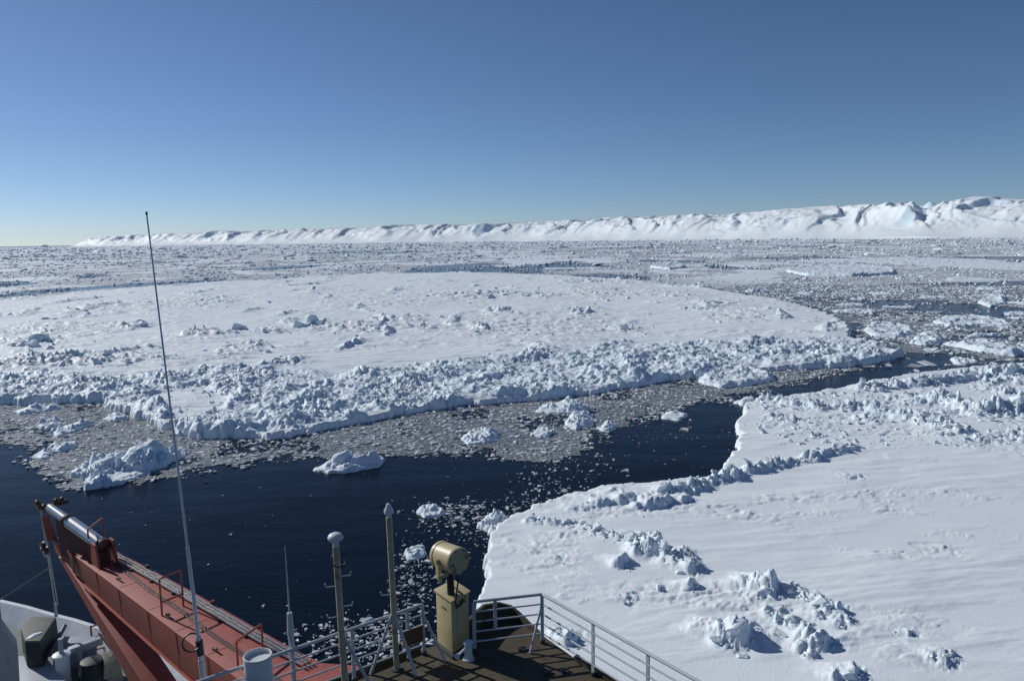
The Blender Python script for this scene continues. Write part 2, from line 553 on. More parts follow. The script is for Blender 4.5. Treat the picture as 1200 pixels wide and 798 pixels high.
def scatter_mesh(name, pos, size, hs, kinds, tilt=0.35, tone=None, smooth=False):
    """one mesh of many blocks: pos (n,3), size (n,) half-width, hs (n,) half-height"""
    r = np.random.default_rng(len(pos) + 5)
    var = r.integers(0, len(kinds), len(pos)); V = []; F = []; T = []; off = 0
    ang = r.uniform(0, 2 * math.pi, len(pos)); tx = r.normal(0, tilt, len(pos)); ty = r.normal(0, tilt, len(pos))
    R = rot_any(ang, tx, ty)
    for k, (v, f) in enumerate(kinds):
        s = np.where(var == k)[0]
        if len(s) == 0: continue
        vv = v[None] * np.stack([size[s], size[s], hs[s]], -1)[:, None, :]
        vv = np.einsum('nij,nkj->nki', R[s], vv) + pos[s][:, None, :]
        V.append(vv.reshape(-1, 3)); ff = f[None] + (np.arange(len(s)) * len(v))[:, None, None] + off
        F.append(ff.reshape(-1, 3)); off += len(s) * len(v)
        if tone is not None: T.append(np.repeat(tone[s], len(v)))
    return np_mesh(name, np.concatenate(V), np.concatenate(F), {'tone': np.concatenate(T)} if tone is not None else None, smooth)


def put(name, me, p, s, parent=None, rz=None, tilt=0.25, rng=RNG):
    """one block object; p in world coordinates, s = (sx, sy, sz)"""
    o = bpy.data.objects.new(name, me); COL.objects.link(o)
    p = Vector(p)
    if parent is not None:
        o.parent = parent; p = p - Vector(parent.location)
    o.location = p; o.scale = s
    o.rotation_euler = (rng.normal(0, tilt), rng.normal(0, tilt), rng.uniform(0, 6.28) if rz is None else rz)
    return o

# ------------------------------------------------------------------ sea
wb = B()
bmesh.ops.create_grid(wb.bm, x_segments=40, y_segments=40, size=70000)
sea = wb.build('sea', M['water'], loc=(0, 0, 0)); tag(sea, kind='structure')

# ------------------------------------------------------------------ outlines, traced on the water plane and kept in metres
Z_MID, Z_RGT = 0.9, 0.9
mid_near_px = [(-150, 470), (-60, 470), (0, 468), (60, 468), (115, 467), (150, 476), (185, 494), (215, 503), (260, 507), (320, 508), (380, 498), (420, 490),
               (470, 481), (540, 470), (600, 465), (660, 461), (720, 452), (780, 442), (830, 437), (870, 432), (930, 428), (1000, 425), (1040, 419)]
mid_far_px = [(1050, 413), (1035, 404), (998, 397), (992, 385), (985, 373), (960, 362), (900, 348), (850, 341), (800, 334), (740, 328), (680, 324), (620, 321), (540, 319),
              (450, 320), (350, 325), (250, 331), (150, 338), (60, 346), (0, 353), (-80, 362), (-200, 380)]
MID = PX(mid_near_px + mid_far_px, Z_MID)
MID_RUB = PX([(-150, 432), (0, 438), (60, 436), (130, 440), (200, 436), (260, 428), (330, 430), (400, 434), (470, 428), (540, 420), (600, 414), (660, 409), (720, 404), (800, 400),
              (900, 397), (990, 396), (1040, 402)][::-1] + mid_near_px, Z_MID)
MID_PATCH = PX([(180, 462), (225, 452), (268, 462), (262, 480), (225, 492), (195, 485)], Z_MID)
rgt_edge_px = [(556, 730), (563, 700), (567, 675), (569, 655), (577, 636), (585, 616), (602, 605), (622, 592), (655, 583), (690, 573), (730, 567), (775, 562), (828, 557), (846, 548),
               (862, 533), (866, 515), (868, 495), (871, 478), (885, 468), (910, 466), (945, 460), (985, 452), (1030, 445), (1075, 438), (1120, 432), (1165, 428), (1200, 425), (1300, 415)]
RGT = np.r_[PX(rgt_edge_px, Z_RGT), [[230, 175], [240, 30], [10, 25], [2, 38]]]
RGT_RUB = PX([(871, 480), (905, 468), (1000, 453), (1100, 437), (1200, 427), (1330, 413), (1360, 500), (1200, 524), (1130, 522), (1060, 508), (1000, 520), (950, 500), (895, 502)], Z_RGT)


def lod(u0, u1, du, y0, y1, k):
    """plain XY grid whose spacing widens with distance (level of detail)"""
    u = np.arange(u0, u1, du); y = np.exp(np.arange(math.log(y0), math.log(y1), k))
    U, Y = np.meshgrid(u, y)
    return U * Y, Y


def edge_profile(sd, top, soft=0.35):
    """steep floe edge: top height inside, under the water outside"""
    t = sstep(-soft, soft * 0.6, sd)
    return -0.8 + (top + 0.8) * t


# ------------------------------------------------------------------ the long floe in the middle distance
# blocks on the middle floe
M_CL = [(455, 393, 4, 1.5, 3, 2.6), (430, 384, 22, 4, 12, 1.1), (385, 384, 22, 4, 14, 1.2), (600, 345, 14, 3, 16, 1.5), (545, 346, 22, 3, 12, 1.2), (470, 374, 25, 4, 14, 1.1), (580, 366, 10, 2.5, 6, 1.2),
        (680, 366, 9, 2, 7, 1.2), (740, 386, 14, 2.5, 10, 0.9), (700, 342, 40, 4, 18, 1.0), (915, 374, 5, 1.5, 5, 1.1), (860, 372, 30, 4, 6, 0.8), (90, 366, 14, 4, 9, 1.5), (20, 402, 40, 3, 20, 1.2),
        (130, 420, 60, 6, 34, 1.0), (250, 393, 30, 4, 12, 1.0), (370, 341, 10, 2, 5, 1.6), (285, 410, 22, 5, 18, 1.1), (155, 383, 14, 2, 4, 1.4), (230, 394, 10, 1.5, 4, 1.4), (320, 388, 14, 3, 7, 0.9),
        (640, 348, 14, 2, 8, 1.0), (720, 330, 40, 2.5, 14, 1.1), (790, 345, 25, 3, 8, 0.9), (830, 356, 30, 4, 8, 0.9), (500, 385, 16, 3, 8, 0.8), (560, 388, 10, 2, 4, 1.1), (450, 350, 60, 8, 16, 0.7),
        (200, 355, 70, 6, 16, 0.8), (60, 385, 50, 6, 12, 0.9), (990, 379, 5, 2, 6, 1.8), (620, 380, 90, 14, 18, 0.6), (280, 440, 80, 4, 14, 0.8), (100, 445, 80, 6, 22, 0.9), (30, 425, 40, 6, 16, 1.0)]
M_CL = [(a, b_, sx, sy, n, q * (1.35 if b_ < 410 else 1.1)) for a, b_, sx, sy, n, q in M_CL]

def sastrugi(x, y, seed, amp):
    a = 0.16; xr = x * math.cos(a) + y * math.sin(a); yr = -x * math.sin(a) + y * math.cos(a)
    n = fbm(xr / 9.0, yr / 1.7, seed, 4, 0.55)
    n2 = 1 - np.abs(fbm(xr / 26.0, yr / 5.0, seed + 7, 3)) * 1.6
    patch = sstep(-0.35, 0.55, fbm(x / 30 + 5, y / 22, seed + 11, 3))
    return amp * (0.55 * n * (0.15 + 0.85 * patch) + 0.35 * n2)


def h_mid(x, y):
    sd = sdist(x, y, MID) + 1.3 * fbm(x / 7, y / 7, 21, 3) + 0.7 * fbm(x / 1.5, y / 1.5, 25, 3)
    rb = sdist(x, y, MID_RUB) + 2.6 * fbm(x / 9, y / 9, 31, 3)
    m = sstep(-2.0, 2.5, rb)
    pt = sdist(x, y, MID_PATCH)
    m = m * (1 - 0.92 * sstep(-1.0, 1.0, pt + 0.8 * fbm(x / 3, y / 3, 33, 2)))
    big = fbm(x / 60, y / 60, 51, 3)
    base = 0.85 + 0.55 * big + sastrugi(x, y, 61, 0.45)
    # patchy old pressure ridges across the snow
    line = 1 - np.abs(fbm(x / 42 + 3, y / 70, 71, 3)) * 5.5
    lumps = np.clip(line, 0, 1) * sstep(0.0, 0.45, fbm(x / 30, y / 40, 77, 2))
    far = np.clip(y / 160.0, 1, 3.0)
    base = base + lumps * (0.3 + 1.7 * rubble(x, y, 3.4, 81)) * 1.0
    mixm = sstep(-0.3, 0.4, fbm(x / 13, y / 13, 97, 2))
    rw = rubble(x, y, 1.25, 91) * (1 - mixm) + 1.25 * rubble(x, y, 2.9, 98) * mixm
    calm = sstep(0.15, 0.6, fbm(x / 7, y / 7, 94, 3))
    ramp_in = np.maximum(0.45 + 0.55 * sstep(0, 7, rb), sstep(11, 5, sd))
    dr = 1 - np.abs(fbm(x / 17 + y / 60, y / 8, 64, 4, 0.5)) * 2.2
    base = base + 0.42 * np.clip(dr, 0, 1) ** 3 * sstep(-0.35, 0.4, fbm(x / 45, y / 45, 66, 2))
    r69 = rubble(x, y, 3.0, 69)
    for (px, py, sx, sy, n, q) in M_CL[:35]:
        c = P(px, py, 0.9); k1 = sx * 1.2 * c[1] / 900; k2 = sy * 1.3 * c[1] ** 2 / 25200
        e = ((x - c[0]) / k1) ** 2 + ((y - c[1]) / k2) ** 2
        nz = e < 6
        if not nz.any(): continue
        en = e[nz] + 1.2 * fbm(x[nz] / 5, y[nz] / 5, 68, 2)
        base[nz] = base[nz] + (q * 0.6 * np.exp(-np.clip(en, 0, 30)) * (0.4 + 1.3 * r69[nz]) if q < 1.9 else q * 0.35 * np.exp(-np.clip(en, 0, 30)))
    rub = 0.55 + ramp_in * (1.15 * rw * (1 - 0.5 * calm) * (0.85 + 0.5 * fbm(x / 12, y / 12, 95, 2)) + 1.2 * fbm(x / 11, y / 8, 96, 5, 0.55) + 0.3 * sstep(13, 5, sd))
    # the rubble rolls down to the water at its front
    top = base * (1 - m) + (rub + 0.35) * m
    top = np.maximum(top, 0.25)
    return edge_profile(sd, top, 0.5), sd, np.clip(m + 0.8 * lumps, 0, 1)


u_ = np.arange(-0.84, 0.56, 0.0020); y_ = np.exp(np.r_[np.arange(math.log(100), math.log(185), 0.0023), np.arange(math.log(185), math.log(820), 0.0043)])
U_, Y = np.meshgrid(u_, y_); X = U_ * Y
Z, SD, ICE = h_mid(X, Y)
MID_C = (0.0, 220.0, 0.0)
mid_floe = link('ice_floe', grid_mesh('ice_floe', X, Y, Z, SD > -0.6, {'ice': ICE * 0.6}, MID_C), M['snow'], None, MID_C)
tag(mid_floe, 'long snow-covered ice floe across the middle with a rubble front along the water', 'ice floe')

# ------------------------------------------------------------------ the near floe beside the ship
MOUND_LINES = [  # (polyline px, half width m, height m)
    ([(775, 580), (810, 574), (850, 562), (905, 547), (955, 536), (1000, 524)], 1.6, 0.9),
    ([(622, 612), (660, 616), (695, 622), (735, 640)], 1.0, 0.4),
    ([(742, 645), (790, 655), (815, 667)], 1.4, 0.5),
    ([(900, 470), (960, 480), (1010, 478), (1060, 492), (1120, 505)], 2.2, 1.0),
    ([(1100, 470), (1150, 485), (1230, 480)], 3.2, 1.5),
    ([(1010, 455), (1090, 450), (1190, 436)], 2.5, 1.4),
    ([(925, 690), (965, 712), (985, 730)], 1.1, 0.4),
    ([(900, 720), (945, 745), (950, 770)], 1.0, 0.4),
]
# snow ramps that rise from the windward side and break off in a steep face: (px, py of the brink, length, half width, height m, azimuth of the face)
WEDGES = [(680, 598, 3.0, 2.0, 0.7, -1.2), (705, 593, 3.5, 1.9, 1.2, -1.5), (732, 588, 4.5, 2.2, 1.5, -1.2), (768, 592, 4.5, 2.4, 1.6, -1.0), (800, 588, 4.0, 1.8, 1.1, -0.6), (752, 597, 3.0, 1.6, 1.0, -1.4), (690, 586, 2.5, 1.4, 0.7, -0.8), (722, 577, 2.0, 1.5, 0.8, -0.6), (775, 574, 2.0, 1.5, 0.9, -0.8),
          (770, 642, 2.4, 1.1, 2.5, -0.35), (758, 648, 2.0, 1.4, 1.2, -0.9), (728, 662, 2.6, 1.3, 1.3, -0.7), (742, 633, 2.4, 1.8, 0.8, -1.2), (808, 668, 2.6, 1.4, 1.3, -0.7), (787, 660, 1.6, 1.0, 1.2, -0.5), (808, 688, 1.6, 0.9, 1.2, -0.5), (775, 690, 1.5, 0.9, 0.5, -0.7),
          (700, 626, 1.8, 1.3, 0.6, -1.2), (672, 618, 1.6, 1.2, 0.5, -1.2), (905, 692, 4.0, 1.9, 1.9, -0.55), (892, 698, 2.0, 1.3, 0.9, -1.1), (868, 747, 3.6, 1.9, 1.9, -0.6), (850, 752, 2.5, 1.4, 1.0, -1.2), (880, 737, 1.4, 0.9, 0.7, -0.4), (950, 702, 1.8, 1.1, 0.7, -0.5),
          (975, 717, 1.9, 1.1, 1.0, -0.4), (958, 722, 1.6, 0.9, 0.6, -0.7), (926, 728, 1.6, 0.8, 0.6, -0.5), (960, 755, 2.2, 1.2, 1.4, -0.5), (940, 760, 1.8, 1.0, 0.7, -0.9), (1000, 790, 2.2, 1.2, 1.0, -0.4), (978, 794, 1.6, 1.0, 0.7, -0.7), (985, 731, 1.5, 1.0, 0.5, -0.5),
          (665, 748, 1.6, 1.0, 1.2, -0.4), (652, 742, 1.2, 0.8, 0.8, -0.9), (1105, 772, 2.6, 1.6, 0.5, -0.6), (1085, 770, 1.5, 1.0, 0.4, -0.5), (915, 716, 1.5, 1.0, 0.45, -0.5), (1060, 740, 3.0, 1.0, 0.3, -0.3), (730, 700, 3.0, 1.5, 0.3, -0.4), (1000, 560, 5.0, 2.0, 0.35, -0.9), (650, 655, 2.0, 0.8, 0.35, -0.2)]
MOUNDS = [(757, 647, 1.7, 0.4), (886, 692, 2.1, 0.4), (852, 745, 2.0, 0.4), (946, 752, 1.4, 0.3), (655, 740, 1.2, 0.2)]


def h_rgt(x, y):
    sd = sdist(x, y, RGT) + 0.9 * fbm(x / 6, y / 6, 121, 3) + 0.3 * fbm(x / 1.2, y / 1.2, 125, 2)
    rb = sdist(x, y, RGT_RUB) + 3.5 * fbm(x / 11, y / 11, 131, 3)
    m = sstep(-3, 5, rb) * sstep(-0.35, 0.45, fbm(x / 9, y / 9, 133, 3))
    big = fbm(x / 35, y / 30, 151, 3)
    rough = sstep(0.0, 0.55, fbm(x / 15 + 2, y / 10, 155, 3))
    base = 0.9 + 0.35 * big + sastrugi(x, y, 161, 0.18) + rough * 0.3 * (rubble(x * 0.55 + y * 0.1, y, 2.6, 157) - 0.45)
    ice = m.copy()
    rub = 0.85 + 1.15 * rubble(x, y, 2.6, 191) * (0.7 + 0.6 * fbm(x / 9, y / 9, 195, 2))
    top = base * (1 - m) + rub * m
    wob = 0.8 * fbm(x / 3.2, y / 3.2, 171, 3); rr = rubble(x, y, 2.2, 175)
    for ln, w, h in MOUND_LINES:
        d = ldist(x, y, PX(ln, 0.9)) / w + wob * 0.55
        k = np.clip(1 - d, 0, 1); k = k * k * (3 - 2 * k)
        top = top + h * k * (0.25 + 1.3 * rr); ice = np.maximum(ice, k)
    for px, py, rad, h in MOUNDS:
        c = P(px, py, 0.9)
        dx = x - c[0]; dy = y - c[1]
        # a wind tail of snow trails away to the right of every lump
        dd = np.sqrt(np.where(dx > 0, dx * 0.45, dx) ** 2 + (dy + 0.1 * dx) ** 2) / rad + wob * 0.3
        k = np.clip(1 - dd / 1.25, 0, 1); k = k * k * (3 - 2 * k)
        top = top + h * k * (0.5 + 0.8 * rr); ice = np.maximum(ice, k * 0.8)
    for k_, (px, py, L, W, h, az) in enumerate(WEDGES):
        c = P(px, py, 0.9)
        dx = x - c[0]; dy = y - c[1]
        near = (np.abs(dx) < 3 * L + 3) & (np.abs(dy) < 3 * L + 3)
        if not near.any(): continue
        dx = dx[near]; dy = dy[near]; wv = wob[near]; rn = rr[near]
        u = dx * math.cos(az) + dy * math.sin(az) + 0.35 * W * wv; v = (-dx * math.sin(az) + dy * math.cos(az)) / W + 0.35 * wv
        up = np.clip(1 + u / (1.5 * L), 0, 1) ** 1.7
        drop = sstep(0.4 + 0.2 * L, 0.0, u)
        side = sstep(1.0, 0.35, np.abs(v))
        top[near] = np.maximum(top[near], 0.9 + 0.2 * big[near] + 0.66 * h * up * drop * side * (0.7 + 0.6 * rn))
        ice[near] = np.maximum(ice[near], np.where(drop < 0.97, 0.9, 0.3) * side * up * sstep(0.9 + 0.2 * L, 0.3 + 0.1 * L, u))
    fine = rubble(x, y, 0.9, 181)
    top = top + np.clip(ice, 0, 1) * (0.38 * (fine - 0.45) + 0.18 * fbm(x / 0.8, y / 0.8, 185, 3))
    top = np.maximum(top, 0.3)
    return edge_profile(sd, top, 0.3), sd, np.clip(ice, 0, 1)


X, Y = lod(-0.13, 1.02, 0.0021, 33, 215, 0.0036)
Z, SD, ICE = h_rgt(X, Y)
RGT_C = (60.0, 100.0, 0.0)
rgt_floe = link('ice_floe', grid_mesh('ice_floe', X, Y, Z, SD > -0.6, {'ice': ICE * 0.6}, RGT_C), M['snow'], None, RGT_C)
tag(rgt_floe, 'broad smooth snow-covered ice floe beside the ship at lower right', 'ice floe')


def z_at(fn, x, y):
    return float(fn(np.array([x]), np.array([y]))[0][0])


# upstanding blocks frozen into the near floe (px, py base, half widths m, half height m)
HERO_R = [(765, 644, 0.7, 0.5, 0.8), (735, 660, 0.5, 0.4, 0.5), (797, 668, 0.6, 0.5, 0.5), (803, 688, 0.5, 0.4, 0.5), (897, 694, 0.6, 0.5, 0.5), (862, 748, 0.8, 0.6, 0.6), (842, 750, 0.6, 0.5, 0.6), (868, 764, 0.5, 0.4, 0.4), (970, 718, 0.5, 0.4, 0.5),
          (955, 754, 0.5, 0.4, 0.5), (930, 726, 0.4, 0.3, 0.4), (918, 742, 0.5, 0.4, 0.4), (996, 791, 0.5, 0.4, 0.4), (655, 741, 0.4, 0.3, 0.5), (700, 622, 0.5, 0.4, 0.4), (775, 578, 0.7, 0.5, 0.5), (690, 590, 0.4, 0.3, 0.4)]
for k, (px, py, a, bb, hh) in enumerate(HERO_R):
    c = P(px, py, 1.2); z = z_at(h_rgt, c[0], c[1])
    put('ice_block', HEROS[k % len(HEROS)], (c[0], c[1], z - 0.15 * hh), (a * 0.85, bb * 0.85, 0.75 * hh), rgt_floe, tilt=0.4)


def block_field(px_pts, fn, floe, size_rng, n_each, name, seed, zref=1.0, keep=300, spread=(14, 4), sink=0.1):
    """rubble blocks in clusters: the largest as parts, the rest as one mesh"""
    r = np.random.default_rng(seed); pos = []; siz = []
    for (px, py, sx, sy, n, s) in px_pts:
        for _ in range(int(n * n_each)):
            c = P(px + r.normal(0, sx), py + r.normal(0, sy), zref); pos.append(c)
            siz.append(s * size_rng * math.exp(r.normal(-0.25, 0.5)))
    pos = np.array(pos); siz = np.array(siz)
    z, sd, _ = fn(pos[:, 0], pos[:, 1]); ok = sd > 0.6; pos = pos[ok]; siz = siz[ok]; z = z[ok]
    pos[:, 2] = z + siz * sink
    show = siz / pos[:, 1]; order = np.argsort(-show)
    for i in order[:keep]:
        put('ice_block', HULLS[i % len(HULLS)], pos[i], (siz[i], siz[i] * r.uniform(0.6, 1), siz[i] * r.uniform(0.6, 1.1)), floe, tilt=0.4, rng=r)
    rest = order[keep:]
    if len(rest):
        p = pos[rest] - np.array(floe.location[:])
        o = link('ice_rubble', scatter_mesh('ice_rubble', p, siz[rest], siz[rest] * 0.85, HULL_A), M['block'], floe); tag(o, kind='stuff')


R_CL = []
r0 = np.random.default_rng(77)
for ln, w, h in MOUND_LINES:
    for (ax, ay), (bx, by) in zip(ln[:-1], ln[1:]):
        n = int(math.hypot(bx - ax, by - ay) * 0.10 * w) + 1
        for t in np.linspace(0, 1, n): R_CL.append((ax + (bx - ax) * t, ay + (by - ay) * t, 6, 2.0, 3, 0.42 * (0.6 + h * 0.4)))
for w in WEDGES: R_CL.append((w[0] + 4, w[1] + 3, 7, 3, 4, 0.12 + 0.05 * w[4]))
for _ in range(120): R_CL.append((r0.uniform(880, 1230), r0.uniform(440, 520), 8, 2.5, 7, 0.22))
block_field(R_CL, h_rgt, rgt_floe, 1.0, 1, 'r', 401)

for _ in range(150):
    t = r0.uniform(0, 1); x = -20 + 1060 * t
    lo = np.interp(x, [p[0] for p in mid_near_px], [p[1] for p in mid_near_px]); up = np.interp(x, [0, 130, 260, 400, 540, 660, 800, 990, 1040], [440, 440, 430, 434, 420, 409, 400, 396, 402])
    M_CL.append((x, r0.uniform(up + 2, lo - 3), 8, 3, 16, 0.2))
block_field(M_CL, h_mid, mid_floe, 0.85, 1.3, 'm', 402, sink=0.0)


def slabs(n, sampler, fn, floe, seed, s0, s1):
    r = np.random.default_rng(seed)
    for k in range(n):
        px, py = sampler(r); c = P(px, py, 1.5); z, sd, _ = fn(np.array([c[0]]), np.array([c[1]]))
        if sd[0] < 1.0: continue
        s_ = s0 + (s1 - s0) * r.uniform() ** 2
        o = put('ice_slab', HULLS[k % len(HULLS)], (c[0], c[1], z[0] + 0.12 * s_), (s_, s_ * r.uniform(0.55, 0.9), s_ * r.uniform(0.28, 0.45)), floe, tilt=0.1, rng=r)
        o.rotation_euler = (r.normal(0.2, 0.45), r.normal(0, 0.45), r.uniform(0, 6.28))


def band_mid(r):
    x = r.uniform(-10, 1035); lo_ = np.interp(x, [p[0] for p in mid_near_px], [p[1] for p in mid_near_px])
    up_ = np.interp(x, [0, 130, 260, 400, 540, 660, 800, 990, 1040], [440, 440, 430, 434, 420, 409, 400, 396, 402])
    return x, up_ + (lo_ - up_) * r.uniform(0.08, 0.9)


slabs(190, band_mid, h_mid, mid_floe, 461, 0.45, 1.35)
slabs(70, lambda r: (r.uniform(885, 1210), r.uniform(436, 515)), h_rgt, rgt_floe, 462, 0.35, 1.1)

# ------------------------------------------------------------------ smaller floes and bergy bits
def blob_poly(c, rx, ry, ang, seed, n=18):
    r = np.random.default_rng(seed); a = np.arange(n) * 2 * math.pi / n
    k = 1 + 0.22 * np.sin(a * 2 + r.uniform(0, 6)) * r.uniform(0, 1) + 0.15 * np.sin(a * 3 + r.uniform(0, 6)) + r.normal(0, 0.05, n)
    p = np.stack([np.cos(a) * rx * k, np.sin(a) * ry * k], -1)
    ca, sa = math.cos(ang), math.sin(ang)
    return p @ np.array([[ca, sa], [-sa, ca]]) + np.array(c)[:2]


def floe_mesh(poly, seed, top=0.6, rub=1.0, rub_s=2.0, res=0.3, mounds=(), rim=0.0, rough_edge=0.35, und=0.25, ice_k=0.7):
    c = poly.mean(0); lo = poly.min(0) - 1.5; hi = poly.max(0) + 1.5
    res = max(res, math.sqrt((hi[0] - lo[0]) * (hi[1] - lo[1]) / 16000.0))
    X, Y = np.meshgrid(np.arange(lo[0], hi[0], res), np.arange(lo[1], hi[1], res))
    sz = min(hi - lo)
    sd = sdist(X, Y, poly) + rough_edge * fbm(X / 2.2, Y / 2.2, seed, 3) + rough_edge * 0.4 * fbm(X / 0.7, Y / 0.7, seed + 1, 2)
    rr = rubble(X, Y, rub_s, seed + 2)
    patch = sstep(-0.3, 0.3, fbm(X / (sz * 0.25), Y / (sz * 0.25), seed + 4, 2))
    h = top + und * fbm(X / 4, Y / 4, seed + 6, 3) + rub * rr * (0.25 + 0.75 * patch)
    ice = np.clip(0.35 + 0.65 * patch, 0, 1)
    if rim: h = h + rim * np.exp(-((sd - 1.0) / 1.2) ** 2) * (0.4 + 1.2 * rr)
    for (mx, my, a, bq, ang, hh, pw) in mounds:       # tilted slabs and peaks, offsets in metres from the centre
        dx = X - c[0] - mx; dy = Y - c[1] - my
        u = (dx * math.cos(ang) + dy * math.sin(ang)) / a; v = (-dx * math.sin(ang) + dy * math.cos(ang)) / bq
        d = (np.abs(u) ** 3 + np.abs(v) ** 3) ** (1 / 3.0) + 0.14 * fbm(X / 1.5, Y / 1.5, seed + 8, 3)
        k = sstep(1.12, 0.42, d) * (1 - pw * np.clip(0.5 - 0.5 * u, 0, 1)) * (1 - 0.25 * np.clip(np.abs(v), 0, 1))
        h = np.maximum(h, top + hh * k + 0.25 * rr * k)
    h = 0.18 + (h - 0.18) * (0.3 + 0.7 * sstep(0.0, min(1.8, sz * 0.14), sd))
    h = np.maximum(h, 0.15)
    Z = edge_profile(sd, h, max(0.3, res))
    c3 = (c[0], c[1], 0.0)
    return grid_mesh('ice_floe', X, Y, Z, sd > -0.5, {'ice': ice * ice_k}, c3), c3


def px_floe(name, label, cat, pts, seed, group=None, z=0.4, **kw):
    poly = PX(pts, z)
    me, c3 = floe_mesh(poly, seed, **kw)
    o = link(name, me, M['snow'], None, c3); tag(o, label, cat, group)
    return o


r_b = np.random.default_rng(55)
B_LUMPS = [(float(a_), float(a_ * 0.45 + r_b.normal(0, 1.5)), float(r_b.uniform(0.6, 1.5)), float(r_b.uniform(0.5, 1.1)), float(r_b.uniform(0, 3)), float(r_b.uniform(0.9, 2.3) - abs(a_) * 0.12), 0.5) for a_ in r_b.uniform(-6, 6.5, 22)]
berg = px_floe('bergy_bit', 'large tilted bergy bit with snow ramp floating in grey brash at left', 'bergy bit',
               [(86, 548), (100, 541), (130, 535), (170, 531), (205, 526), (222, 521), (216, 532), (192, 545), (165, 557), (135, 566), (110, 569), (94, 561)], 501, top=0.5, rub=1.7, rub_s=2.4, res=0.11, rough_edge=0.9, und=0.6,
               mounds=[(0.9, 1.4, 3.2, 1.8, 0.55, 3.1, 0.6), (1.4, -1.3, 1.4, 1.1, 0.9, 2.5, 0.4), (-2.2, -2.4, 2.0, 1.3, 0.5, 1.7, 0.5), (4.6, 1.6, 2.6, 1.2, 0.5, 1.5, 0.3), (-3.6, 0.4, 2.0, 1.2, 0.3, 1.2, 0.5)] + B_LUMPS, ice_k=0.8)
for (fx, fy, fa, fb) in [(112, 566, 2.2, 1.4)]:
    c = P(fx, fy, 0.0); f_b = B(); f_b.prism(blob_poly(c, fa, fb, 0.2, 7), -0.4, 0.012); f_b.build('ice_foot', M['foot'], berg)
bit2 = px_floe('bergy_bit', 'small white rounded bergy bit at the brash edge in mid water', 'bergy bit',
               [(368, 547), (384, 541), (415, 537), (446, 533), (453, 537), (442, 544), (412, 550), (384, 552)], 511, top=0.5, rub=0.7, rub_s=1.4, res=0.1,
               mounds=[(-1.4, 0.1, 1.7, 1.0, 0.4, 1.7, 0.5), (2.5, 0.5, 1.0, 0.8, 0.2, 1.7, 0.4), (0.8, 0.0, 1.6, 0.9, 0.2, 0.9, 0.2)], ice_k=0.5)
c = P(430, 547.5, 0.0); f_b = B(); f_b.prism(blob_poly(c, 2.0, 0.8, 0.2, 9), -0.4, 0.012); f_b.build('ice_foot', M['foot'], bit2)

